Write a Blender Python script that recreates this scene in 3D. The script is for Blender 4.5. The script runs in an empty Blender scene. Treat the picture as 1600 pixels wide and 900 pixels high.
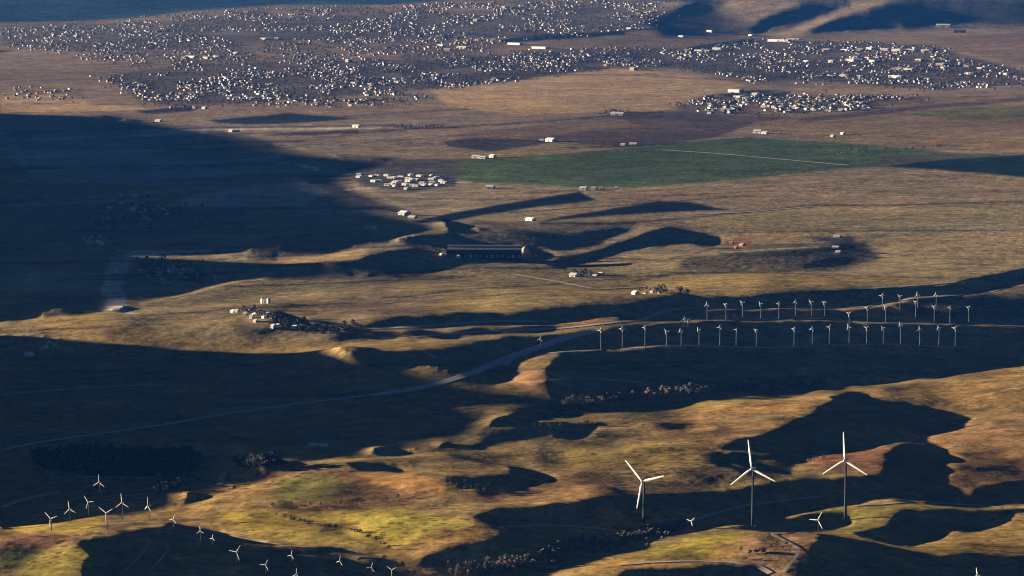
import bpy, bmesh, math, random, time
import numpy as np
from mathutils import Vector, Matrix

# ---------------------------------------------------------------- camera, sky, sun, exposure
F = 6077.0                      # focal length in pixels of the 1600x900 photograph
CAMH = 900.0                    # camera height over the valley floor, metres
TH = math.atan(0.106)           # downward pitch
SUN_EL = math.radians(6.0)
SUN_AZ = math.radians(18.0)     # the sun stands to the left, this far beyond square-on
ct, st = math.cos(TH), math.sin(TH)
TE = math.tan(SUN_EL)
scene = bpy.context.scene
COL = scene.collection
cam = bpy.data.cameras.new("camera")
cam_ob = bpy.data.objects.new("camera", cam)
COL.objects.link(cam_ob)
cam_ob.location = (0, 0, CAMH)
cam_ob.rotation_euler = (math.pi/2 - TH, 0, 0)
cam.sensor_width = 36.0
cam.lens = 36.0*F/1600.0
cam.clip_start = 10.0
cam.clip_end = 400000.0
scene.camera = cam_ob
world = bpy.data.worlds.new("World")
scene.world = world
world.use_nodes = True
wn = world.node_tree
bg = wn.nodes["Background"]
sky = wn.nodes.new("ShaderNodeTexSky")
sky.sky_type = 'NISHITA'
sky.sun_disc = False
sky.sun_elevation = SUN_EL
sky.sun_rotation = -(math.pi/2 - SUN_AZ)
sky.altitude = 1500
sky.air_density = 0.06
sky.dust_density = 0.2
sky.ozone_density = 1.0
wn.links.new(sky.outputs[0], bg.inputs[0])
bg.inputs[1].default_value = 0.05
sun = bpy.data.lights.new("sun", 'SUN')
sun.energy = 5.0
sun.angle = math.radians(0.6)
sun.color = (1.0, 0.80, 0.54)
sun_ob = bpy.data.objects.new("sun", sun)
COL.objects.link(sun_ob)
to_sun = Vector((-math.cos(SUN_AZ)*math.cos(SUN_EL), math.sin(SUN_AZ)*math.cos(SUN_EL), math.sin(SUN_EL)))
sun_ob.rotation_euler = to_sun.to_track_quat('Z', 'Y').to_euler()
scene.view_settings.view_transform = 'Standard'
scene.view_settings.look = 'None'
scene.view_settings.gamma = 1.0
scene.view_settings.use_curve_mapping = False
scene.view_settings.exposure = 1.92
scene.render.engine = 'CYCLES'
scene.cycles.filter_width = 1.1
scene.cycles.max_bounces = 4
scene.cycles.diffuse_bounces = 2
scene.cycles.volume_bounces = 1
scene.cycles.volume_max_steps = 64

# ---------------------------------------------------------------- noise
def hash2(i, j, s):
    a = (i.astype(np.int64)*374761393 + j.astype(np.int64)*668265263 + s*974634777) & 0xffffffff
    a = ((a ^ (a >> 13))*1274126177) & 0xffffffff
    a = a ^ (a >> 16)
    return (a & 0xffff)/65535.0
def sstep(a, b, x):
    t = np.clip((x-a)/(b-a), 0, 1); return t*t*(3-2*t)
def vnoise(x, y, s):
    i = np.floor(x); j = np.floor(y); u = x-i; v = y-j
    u = u*u*u*(u*(u*6-15)+10); v = v*v*v*(v*(v*6-15)+10)
    a = hash2(i, j, s); b = hash2(i+1, j, s); c = hash2(i, j+1, s); d = hash2(i+1, j+1, s)
    return (a*(1-u)+b*u)*(1-v)+(c*(1-u)+d*u)*v*1.0 - 0.5

# ---------------------------------------------------------------- relief of the valley
def ground(col,row):
    """photo pixel -> world x, y on the plane z=0, and depth"""
    v=(450.0-row)/F
    dy=ct+v*st; dz=-st+v*ct
    t=CAMH/(-dz)
    return (col-800.0)/F*t, dy*t, t
# ---------------------------------------------------------------- light / shade layout of the relief
MTN=[ # ground that lies in the shadow of the range outside the frame on the left
 [(-200,176),(0,176),(100,178),(167,181),(233,191),(333,203),(400,216),(433,232),(480,240),(533,246),(620,250),(600,252),(540,258),(515,266),(505,280),(540,298),(590,315),(650,335),(700,348),(780,362),(830,376),(700,384),(600,387),(433,391),(340,394),(250,393),(205,398),(190,420),(205,452),(213,476),(190,489),(150,488),(133,490),(0,503),(-200,510)],
 [(-200,521),(0,523),(60,527),(100,533),(200,541),(300,553),(350,558),(533,549),(600,547),(683,541),(740,545),(790,560),(792,600),(850,632),(1010,636),(840,655),(750,672),(690,698),(620,708),(533,715),(470,722),(430,733),(400,747),(350,768),(300,784),(240,800),(170,803),(100,803),(0,824),(-200,830)],
]
DARK=[ # ground turned from, or hidden from, the low sun by the relief in the frame
 [(205,402),(230,403),(340,408),(400,412),(433,413),(560,408),(600,395),(640,392),(690,396),(700,412),(660,428),(600,432),(500,434),(400,434),(330,442),(280,456),(245,468),(213,480),(195,470),(185,430)],
 [(700,385),(820,384),(860,395),(850,408),(700,405)],
 [(850,408),(930,392),(1000,368),(1040,356),(1120,368),(1120,384),(1060,378),(990,390),(930,405),(880,418)],
 [(340,514),(370,508),(400,512),(425,505),(420,492),(440,490),(470,503),(533,505),(613,495),(700,491),(800,487),(867,479),(967,476),(1067,459),(1166,465),(1233,458),(1333,453),(1483,446),(1545,430),(1600,422),(1700,418),(1700,440),(1600,444),(1545,455),(1470,463),(1385,474),(1345,480),(1220,481),(1057,481),(1000,500),(970,499),(945,492),(900,494),(870,503),(820,503),(700,509),(640,514),(533,512),(470,516),(400,520)],
 [(533,519),(690,519),(740,512),(820,508),(870,507),(860,514),(800,515),(760,520),(700,527),(640,531),(560,530),(500,526)],
 [(680,541),(750,533),(783,524),(867,518),(900,516),(930,514),(860,534),(820,552),(795,570),(740,550)],
 [(1057,486),(1220,484),(1345,485),(1385,480),(1405,490),(1387,496),(1345,501),(1300,497),(1220,499),(1060,498),(1000,502),(1040,492)],
 [(1400,492),(1500,488),(1700,486),(1700,507),(1600,507),(1437,504),(1345,504)],
 [(900,520),(1000,508),(1060,503),(1220,503),(1300,501),(1345,509),(1437,510),(1600,512),(1700,512),(1700,560),(1600,566),(1520,582),(1440,592),(1370,600),(1300,610),(1200,618),(1130,624),(1000,639),(850,634),(845,610),(870,588),(850,578),(880,562),(990,545),(1070,538),(1220,542),(1300,538),(1385,537),(1525,543),(1385,533),(1300,534),(1220,538),(1070,534),(990,540),(880,548),(820,552)],
 [(880,552),(1070,543),(1220,547),(1300,543),(1385,542),(1525,548),(1700,545),(1700,560),(1520,582),(1370,600),(1130,624),(1000,639),(850,634),(840,600),(870,588),(845,572),(850,560)],
 [(1000,640),(850,634),(792,600),(740,545),(600,560),(600,705),(690,698),(750,672),(840,655),(900,646)],
 [(843,660),(883,655),(953,662),(927,672),(910,687),(893,688),(863,683),(850,670)],
 [(540,725),(570,722),(620,728),(630,733),(610,737),(560,736)],
 [(703,743),(746,745),(807,743),(793,727),(823,730),(866,752),(833,757),(783,765),(746,760),(713,762)],
 [(733,807),(780,790),(833,788),(900,782),(1000,774),(1067,770),(1116,767),(1170,762),(1216,752),(1290,742),(1366,745),(1410,735),(1460,745),(1480,765),(1500,774),(1533,760),(1600,750),(1700,745),(1700,795),(1600,786),(1500,786),(1433,782),(1366,787),(1300,793),(1233,802),(1200,812),(1176,817),(1066,829),(1017,843),(967,863),(900,877),(833,897),(800,930),(500,960),(-200,960),(140,940),(130,846),(200,833),(267,818),(300,823),(367,841),(433,856),(533,858),(560,866),(650,879),(690,863),(746,853),(790,832),(745,814)],
 [(1296,617),(1340,615),(1366,625),(1450,632),(1510,657),(1476,667),(1420,688),(1400,694),(1333,702),(1293,710),(1253,718),(1208,708),(1133,700),(1166,683),(1216,667),(1253,650),(1293,630)],
 [(1366,703),(1400,697),(1433,695),(1473,703),(1475,730),(1450,742),(1383,735),(1400,715)],
 [(1343,833),(1383,817),(1400,800),(1500,797),(1600,798),(1700,798),(1700,804),(1600,808),(1500,830),(1433,850),(1413,856),(1386,850)],
 [(1283,836),(1343,845),(1383,856),(1466,868),(1600,868),(1700,868),(1700,960),(1235,960),(1253,877)],
 [(1133,827),(1216,813),(1266,803),(1326,800),(1323,817),(1300,830),(1266,830),(1200,830)],
 [(1066,885),(1183,884),(1206,900),(1200,960),(900,960),(980,890)],
 [(1400,3),(1600,8),(1700,10),(1700,34),(1600,38),(1500,40),(1400,43),(1300,48),(1262,47),(1316,27),(1370,10)],
 [(1155,46),(1190,32),(1226,17),(1250,10),(1330,5),(1290,22),(1226,40),(1186,50)],
 [(1060,14),(1090,4),(1140,2),(1100,16),(1060,24)],
]
LIT=[ ([(1235,742),(1262,720),(1300,707),(1350,700),(1395,697),(1388,712),(1360,725),(1392,742),(1300,749)],1.0),
 # bright slopes turned to the sun inside the shaded ground
 ([(433,412),(440,400),(520,392),(577,391),(566,402),(540,408)],1.0),
 ([(790,578),(820,570),(850,580),(868,590),(845,610),(850,626),(820,622),(795,604)],1.0),
 ([(893,553),(950,552),(930,570)],.7),
 ([(885,508),(900,496),(935,493),(950,499),(1000,500),(930,508)],1.0),
 ([(1170,481),(1220,480),(1340,480),(1345,485),(1200,486)],1.0),
 ([(730,345),(830,350),(1000,345),(1000,352),(900,365),(740,358)],.8),
]
DIM=[ ([(1000,34),(1060,15),(1140,28),(1190,40),(1150,54),(1040,56)],.65),([(1200,44),(1240,22),(1300,14),(1270,30),(1230,46)],.5),
 ([(205,396),(330,396),(430,400),(430,410),(340,406),(230,402)],.6),
 ([(1407,461),(1545,458),(1700,455),(1700,487),(1600,486),(1420,489),(1390,478)],.65),
 ([(690,700),(750,676),(840,658),(850,680),(760,700),(600,712)],.6),
 ([(1120,705),(1200,710),(1300,722),(1380,740),(1300,748),(1200,748),(1120,730)],.5),
 
 ([(740,380),(700,362),(850,362),(1000,355),(920,385),(860,392)],.55),
 ([(1070,400),(1200,395),(1350,375),(1380,400),(1300,425),(1070,420)],.7),
]
GLOW=[ ([(1380,640),(1600,583),(1700,560),(1700,572),(1400,652)],-.10),([(1440,660),(1600,618),(1700,592),(1700,604),(1460,670)],-.10),([(1490,706),(1700,664),(1700,676),(1500,718)],-.08),
 ([(1040,662),(1200,640),(1220,648),(1040,674)],-.07),([(700,702),(860,688),(870,698),(700,714)],-.08),([(400,778),(560,792),(660,776),(560,802),(420,792)],-.10),
 ([(430,800),(500,820),(600,850),(600,862),(480,832)],-.14),([(870,716),(1000,700),(1010,712),(880,730)],-.07),([(1280,668),(1340,700),(1330,708),(1270,680)],-.05),
 ([(0,840),(90,836),(130,842),(60,862),(0,866)],-.08),([(380,745),(440,733),(500,728),(470,745),(400,765)],.09),([(1060,836),(1130,829),(1180,833),(1140,842)],.07),
 # slopes that lean towards the sun (+) or away from it (-), by how much
 ([(0,826),(60,806),(165,803),(150,826),(60,838)],.12),([(0,900),(50,872),(120,846),(70,900)],.14),
 ([(530,800),(700,796),(730,812),(660,846),(540,840)],.10),([(330,800),(430,796),(520,812),(470,840),(370,835)],.07),
 ([(560,742),(640,738),(700,752),(690,772),(590,765)],.10),([(430,757),(480,735),(540,738),(500,760)],.08),
 ([(590,770),(700,765),(720,790),(600,795),(480,795),(430,785)],-.04),
 ([(1080,640),(1200,620),(1300,612),(1220,662),(1130,690),(1080,680)],.07),([(1420,600),(1600,568),(1700,560),(1700,590),(1500,625),(1400,620)],.09),
 ([(1500,650),(1600,630),(1700,620),(1700,700),(1560,700),(1440,710),(1420,690)],.06),([(1480,740),(1600,720),(1700,720),(1700,750),(1500,775)],-.05),
 ([(690,690),(850,680),(870,715),(700,730)],-.05),([(860,735),(1000,730),(1130,745),(1100,770),(900,780)],-.05),([(870,700),(1000,690),(1080,700),(960,730),(880,725)],.04),
 ([(1240,740),(1262,720),(1320,704),(1400,696),(1380,712),(1300,725)],.10),([(1180,815),(1240,800),(1330,786),(1433,781),(1430,792),(1300,806)],.10),
 ([(960,872),(1100,870),(1160,850),(1190,850),(1130,880),(960,895)],.10),([(1030,850),(1130,832),(1170,840),(1140,866),(1040,868)],.06),
 ([(1410,858),(1500,832),(1600,808),(1700,804),(1700,830),(1520,850)],.08),([(1330,835),(1370,805),(1400,798),(1380,815)],.06),
 ([(330,545),(440,532),(540,534),(700,524),(740,520),(690,542),(500,551)],.12),([(0,505),(140,491),(210,505),(120,520),(0,520)],.05),
 ([(430,412),(440,398),(530,390),(580,390),(565,404),(500,412)],.12),([(380,460),(500,455),(520,470),(400,480)],.06),
 ([(480,478),(600,466),(700,464),(640,488),(520,496)],.03),([(700,475),(780,458),(880,455),(900,470),(790,484)],.07),([(1000,440),(1180,430),(1200,440),(1160,458),(1000,460)],.08),
 ([(600,436),(700,425),(720,440),(600,455),(500,452)],-.03),([(205,400),(330,395),(340,402),(215,408)],-.04),
 ([(885,508),(900,496),(935,493),(950,499)],.12),([(790,578),(820,570),(845,580),(830,612),(800,604)],.10),
 ([(1190,56),(1260,38),(1400,-6),(1420,-2),(1290,42),(1230,56)],.16),([(1000,50),(1090,22),(1150,18),(1180,30),(1120,54)],.05),([(1120,52),(1180,30),(1230,8),(1250,6),(1200,28),(1150,48)],.14),([(1040,20),(1120,-5),(1140,-5),(1080,18)],.10),
 ([(1200,60),(1600,42),(1700,42),(1700,60),(1400,62)],.03),([(670,140),(900,114),(1066,116),(1150,132),(900,150)],.02),([(0,150),(240,160),(600,168),(300,180),(0,175)],.03),
]
def inpoly(X,Y,P):
    ins=np.zeros(X.shape,bool)
    n=len(P)
    for i in range(n):
        x1,y1=P[i]; x2,y2=P[(i+1)%n]
        if y1==y2: continue
        c=((y1>Y)!=(y2>Y))
        xx=(x2-x1)*(Y-y1)/(y2-y1)+x1
        ins^=c&(X<xx)
    return ins
def paint(A,X,Y,P,v):
    xs=[p[0] for p in P]; ys=[p[1] for p in P]
    x0,y0=X[0,0],Y[0,0]; dx=X[0,1]-x0; dy=Y[1,0]-y0
    j0=max(0,int((min(xs)-x0)/dx)-1); j1=min(A.shape[1],int((max(xs)-x0)/dx)+2)
    i0=max(0,int((min(ys)-y0)/dy)-1); i1=min(A.shape[0],int((max(ys)-y0)/dy)+2)
    if i0>=i1 or j0>=j1: return
    m=inpoly(X[i0:i1,j0:j1],Y[i0:i1,j0:j1],P)
    A[i0:i1,j0:j1][m]=v
def blur(A,r,c,n=2):
    for _ in range(n):
        for ax,k in ((0,r),(1,c)):
            if k<1: continue
            P=np.concatenate([np.repeat(A.take([0],ax),k+1,ax),A,np.repeat(A.take([-1],ax),k,ax)],ax)
            S=np.cumsum(P,ax); m=A.shape[ax]
            A=(S.take(range(2*k+1,2*k+1+m),ax)-S.take(range(0,m),ax))/(2*k+1)
    return A
def sampler(A,x0,y0,dx,dy):
    def f(C,R):
        u=np.clip((C-x0)/dx,0,A.shape[1]-1.001); v=np.clip((R-y0)/dy,0,A.shape[0]-1.001)
        i=v.astype(int); j=u.astype(int); a=v-i; b=u-j
        return (A[i,j]*(1-a)*(1-b)+A[i,j+1]*(1-a)*b+A[i+1,j]*a*(1-b)+A[i+1,j+1]*a*b)
    return f

DC,DR=4.0,2.0
C0,C1,R0,R1=-120,1720,-40,1000
cols=np.arange(C0,C1+.1,DC); rows=np.arange(R0,R1+.1,DR)
CC,RR=np.meshgrid(cols,rows)
_,YW,DEP=ground(800.,rows); PX=(DEP/F)[:,None]; TANT=(CAMH/YW)[:,None]
ca,sa=math.cos(SUN_AZ),math.sin(SUN_AZ)
KR=sa/ca*TANT            # screen rows gained per column px along the light
def target():
    xs=np.arange(C0,C1+.1,2.); ys=np.arange(-40,1001.,1.)
    X,Y=np.meshgrid(xs,ys); A=np.ones(X.shape); M=np.zeros(X.shape)
    for P in DARK: paint(A,X,Y,P,0)
    for P in MTN: paint(A,X,Y,P,0); paint(M,X,Y,P,1)
    for P,v in DIM+LIT: paint(A,X,Y,P,v); paint(M,X,Y,P,0)
    G=np.zeros(X.shape)
    for P,v in GLOW: paint(G,X,Y,P,v)
    G=blur(G,2,6,2); As=blur(A,2,7,2)
    return [sampler(q,C0,-40,2.,1.) for q in (blur(A,1,2,1),M,As,G)]
def sweep(h,S0):
    """h metres on the grid, S0 light-plane height at first column; returns clearance h-S"""
    S=S0.copy(); n=len(rows); idx=np.arange(n)
    out=np.empty_like(h); k=KR[:,0]*DC/DR; dec=(TE/ca*DC*PX[:,0])
    for j in range(h.shape[1]):
        if j:
            src=np.clip(idx-k,0,n-1.001); i=src.astype(int); a=src-i
            S=S[i]*(1-a)+S[i+1]*a-dec
        out[:,j]=h[:,j]-S
        S=np.maximum(S,h[:,j])
    return out
def reach_S0(mfun,tfun,h):
    """light-plane height at the left edge so the range outside the frame reaches each lane's first lit ground"""
    n=len(rows); r=rows.copy(); drop=np.zeros(n); S0=np.full(n,-1e3); alive=np.ones(n,bool); Hs=sampler(h,C0,R0,DC,DR)
    pxf=np.interp; 
    for c in cols:
        H=Hs(np.full(n,c),r); px=np.interp(r,rows,PX[:,0])
        m=mfun(np.full(n,c),r-H/px)>.5
        alive&=(m|((tfun(np.full(n,c),r-H/px)<.45)&(c>0)&(c<1150)))
        S0=np.where(alive,H+drop+0.5*px,S0)
        drop+=TE/ca*DC*px; r=r+np.interp(r,rows,KR[:,0])*DC
    return S0
def mtn_far():
    bx=[-200,0,220,290,600,800,960,1000,1190,1300,1600,1800]; by=[40,38,27,18,7,-2,-6,45,60,52,42,40]
    b=np.interp(CC,bx,by)
    return 2.2*blur(np.clip(b-RR,0,None),1,4)
def solve(H0,g,w,X,iters,lr,lrr,lcc,mu):
    # forward differences with edge-zero
    K=TANT*sa
    def Dc(A): o=np.zeros_like(A); o[:,:-1]=(A[:,1:]-A[:,:-1])/DC; return o
    def DcT(B): o=np.zeros_like(B); o[:,1:]+=B[:,:-1]/DC; o[:,:-1]-=B[:,:-1]/DC; return o
    def Dr(A): o=np.zeros_like(A); o[:-1]=(A[1:]-A[:-1])/DR; return o
    def DrT(B): o=np.zeros_like(B); o[1:]+=B[:-1]/DR; o[:-1]-=B[:-1]/DR; return o
    def G(A): return ca*Dc(A)+K*Dr(A)
    def GT(B): return ca*DcT(B)+DrT(K*B)
    def L2c(A): o=np.zeros_like(A); o[:,1:-1]=(A[:,2:]-2*A[:,1:-1]+A[:,:-2])/DC**2; return o
    def L2cT(B): o=np.zeros_like(B); b=B[:,1:-1]/DC**2; o[:,2:]+=b; o[:,1:-1]-=2*b; o[:,:-2]+=b; return o
    def L2r(A): o=np.zeros_like(A); o[1:-1]=(A[2:]-2*A[1:-1]+A[:-2])/DR**2; return o
    def L2rT(B): o=np.zeros_like(B); b=B[1:-1]/DR**2; o[2:]+=b; o[1:-1]-=2*b; o[:-2]+=b; return o
    def M(A): return GT(w*G(A))+lr*DrT(Dr(A))+lrr*L2rT(L2r(A))+lcc*L2cT(L2c(A))+mu*A
    b=GT(w*g)+lr*DrT(Dr(H0))+mu*H0
    x=X.copy(); r=b-M(x); p=r.copy(); rs=(r*r).sum()
    for i in range(iters):
        Ap=M(p); al=rs/(p*Ap).sum(); x+=al*p; r-=al*Ap; rn=(r*r).sum(); p=r+rn/rs*p; rs=rn
    return x
def octaves(X,Y,scales,seed,rsp=None):
    o=0
    for k,(L,a) in enumerate(scales):
        n=vnoise(X/L+17.3*k,Y/L-9.1*k,seed+k)*2
        if rsp is not None: n=n*np.clip(L/(3.2*rsp)-1,0,1)
        o=o+n*a
    return o
def rd(a): return np.sqrt(a*a+.03)
def rolling(X,Y,R,rsp):
    # rolling ground: wavelength and height in metres
    near=sstep(400,620,R)
    z=octaves(X,Y,[(2600,5),(1300,4),(640,2.8),(300,1.7),(150,1.1),(75,.7),(38,.4)],40,rsp)*(.5+.9*near)
    a=octaves(X,Y,[(430,1.0)],60,rsp); b=octaves(X,Y,[(190,1.0)],64,rsp); c=octaves(X,Y,[(95,1.0)],66,rsp)
    C=800+F*X/Y; d=octaves(X,Y,[(2300,1.0)],70); e=octaves(X*1.0,Y,[(1100,1.0)],73)
    hill=sstep(58,25,R)*sstep(930,1080,C)+.6*sstep(20,0,R)
    z=z+hill*(95*(.35-rd(d))+45*(.35-rd(e)))
    return z+sstep(540,680,R)*(8*(.4-rd(a))+4.5*(.4-rd(b))+2.2*(.4-rd(c)))
def run(outer=8,iters=60,verbose=True):
    tf,mf,sf,gf=target(); H0=mtn_far(); H=H0.copy(); adj=np.zeros_like(H)
    t0=time.time(); XW,YW2,_=ground(CC,RR); NZ=rolling(XW,YW2,RR,np.abs(np.gradient(YW2,axis=0)))
    am=np.clip((RR-120)/400,.25,1)
    WU=am*(vnoise(CC/70,RR/16,3)*22+vnoise(CC/26,RR/7,4)*11+vnoise(CC/12,RR/4,5)*5)
    WG=.075*sstep(380,560,RR)*(vnoise(CC/110,RR/26,8)+.7*vnoise(CC/45,RR/12,9))*2
    WV=am*(vnoise(CC/80,RR/18,6)*7+vnoise(CC/24,RR/7,7)*3.5)
    for k in range(outer):
        scr=RR-H-NZ/PX
        t=tf(CC+WU,scr+WV); m=mf(CC+WU,scr+WV)
        h=H*PX+NZ
        S0=reach_S0(mf,tf,h)
        if k==0: S00=S0.copy()
        S0=np.maximum(S0,S00-1.0*PX[:,0]*0)
        s=S0.copy(); s=np.where(s<-900,-60,s); s=np.maximum(s,np.maximum(np.roll(s,1),np.roll(s,-1))); S0=blur(s[:,None],1,0,2)[:,0]
        cl=sweep(h,S0)/PX        # px clearance above light plane
        lit=np.clip(cl/1.5+1,0,1)
        err=t-lit
        adj=np.clip(.85*adj+0.05*err,-.25,.07+.13*np.clip(1-8*blur(m,6,12),0,1))
        glit=.02; gdark=-(TE+.05)
        ts=sf(CC+WU,scr+WV); ts=np.where(m>.5,t,ts)
        g=gdark*(1-ts)+(glit+gf(CC+WU,scr+WV)+WG)*ts+adj
        inm=(m>.5)
        # dark ground already hidden by the range needs no slope of its own
        S1=sweep(np.full_like(h,-1e4)+0*h,S0); lightplane=-1e4-S1
        cov=(lightplane>h+0.5*PX)
        w=np.where(cov&(t<.5),.02,1.0); g=np.where(cov&(t<.5),0,g)
        H=solve(H0,g,w,H,iters,LR,LRR,LCC,MU)
        if verbose: print(k,round(time.time()-t0,1),'err',np.abs(err)[20:470,30:430].mean().round(3),'H',H.min().round(1),H.max().round(1))
    h=H*PX; cl=sweep(h+NZ,S0)
    return H,h,S0,cl
LR,LRR,LCC,MU=.004,.02,.3,2e-6

# ---------------------------------------------------------------- solve the relief
H_, h_, S0_, CL_ = run(14, 60, False)
DCm, DRm = 1.5, 1.15
cin = np.arange(C0, C1+.01, DCm); rin = np.arange(R0, R1+.01, DRm)
cl = C0-np.cumsum(8*1.06**np.arange(62)); cr = C1+np.cumsum(8*1.1**np.arange(48))
cols_m = np.sort(np.concatenate([cl, cin, cr, [-640, -630, -620, -610, -600]]))
rt = R0-np.cumsum(1.6*1.055**np.arange(36)); rb = R1+np.cumsum(4*1.14**np.arange(34))
rt = rt[rt > -176]
rows_m = np.concatenate([rt[::-1], rin, rb])
CM, RM = np.meshgrid(cols_m, rows_m)
Xm, Ym, Dm = ground(CM, RM)
PM = Dm/F
TM = CAMH/Ym
hs = sampler(h_, C0, R0, DC, DR)
Z = hs(CM, RM)
Z *= np.where(CM > C1, 1-sstep(C1, C1+1500, CM), 1)*np.where(RM < R0, 1-0.8*sstep(0, 1, (R0-RM)/110), 1)*np.where(RM > R1, 1-sstep(R1, R1+700, RM), 1)
def fbm(scales, seed, fade=True):
    o = 0
    for k, (L, a) in enumerate(scales):
        n = vnoise(Xm/L+17.3*k, Ym/L-9.1*k, seed+k)*2
        if fade: n = n*np.clip(L/(3.2*RSP)-1, 0, 1)
        o = o+n*a
    return o
RSP = np.abs(np.gradient(Ym, axis=0))                       # metres of ground between mesh rows
wm = fbm([(900, .8), (350, .5), (140, .3)], 5, False)
Z += rolling(Xm, Ym, RM, RSP)
# the range outside the frame on the left, whose shadow lies over the valley
CREST = -620.0
ka = math.tan(SUN_AZ)*TM
lane = RM+ka*(C0-CM)
S0l = np.interp(lane, rows, S0_)*(lane < R1)
crest = np.clip(S0l, 0, None)+(TE/math.cos(SUN_AZ)*(C0-CREST)*1.015)*PM
crest = np.where(S0l > 0, crest, 55*PM)
prof = np.where(CM > CREST, 1-sstep(CREST, C0-20, CM)**.9, 1-sstep(CREST, CREST-900, CM))
prof = np.where(CM < CREST, np.clip(1-(CREST-CM)/900, 0, 1)**1.3, np.clip((C0-25-CM)/(C0-25-CREST), 0, 1)**1.15)
mn = fbm([(1500, 60), (700, 34), (330, 16), (160, 7)], 80, False)*(1-np.abs(2*prof-1))*np.clip(crest/200, 0, 1)
base_left = Z*(CM > C0) + Z*(CM <= C0)*(1-prof)
Z = np.where(CM < C0-20, base_left+crest*prof+mn, Z)
nr, nc = Z.shape
Zs = sampler  # alias
def cr_index(C, R):
    u = np.interp(C, cols_m, np.arange(nc)); v = np.interp(R, rows_m, np.arange(nr))
    return np.clip(u, 0, nc-1.001), np.clip(v, 0, nr-1.001)
def zat(C, R):
    u, v = cr_index(C, R); i = np.asarray(v).astype(int); j = np.asarray(u).astype(int); a = v-i; b = u-j
    return Z[i, j]*(1-a)*(1-b)+Z[i, j+1]*(1-a)*b+Z[i+1, j]*a*(1-b)+Z[i+1, j+1]*a*b
def hz(x, y):
    """height of the ground at world x, y"""
    k = y/CAMH; v = (k*st-ct)/(st+k*ct); t = CAMH/(st-v*ct)
    return zat(800+F*x/t, 450-F*v)
_tab = {}
def at(c, r):
    """photo pixel -> world point on the relief (the nearest ground seen there)"""
    kc = round(c/2)*2
    if kc not in _tab:
        hh = zat(np.full(nr, float(kc)), rows_m)
        _, yy, dd = ground(float(kc), rows_m)
        vy = (yy*st+(hh-CAMH)*ct)/(yy*ct-(hh-CAMH)*st)
        rr = 450-F*vy
        m = np.minimum.accumulate(rr[::-1])[::-1]
        _tab[kc] = (m+1e-6*np.arange(nr))
    R = float(np.interp(r, _tab[kc], rows_m))
    z = float(zat(np.array([c*1.0]), np.array([R]))[0])
    x, y, d = ground(c, R)
    return Vector((x, y, z))
def mpp(p): return p.y/F*1.0          # metres per photo pixel at a world point

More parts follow.
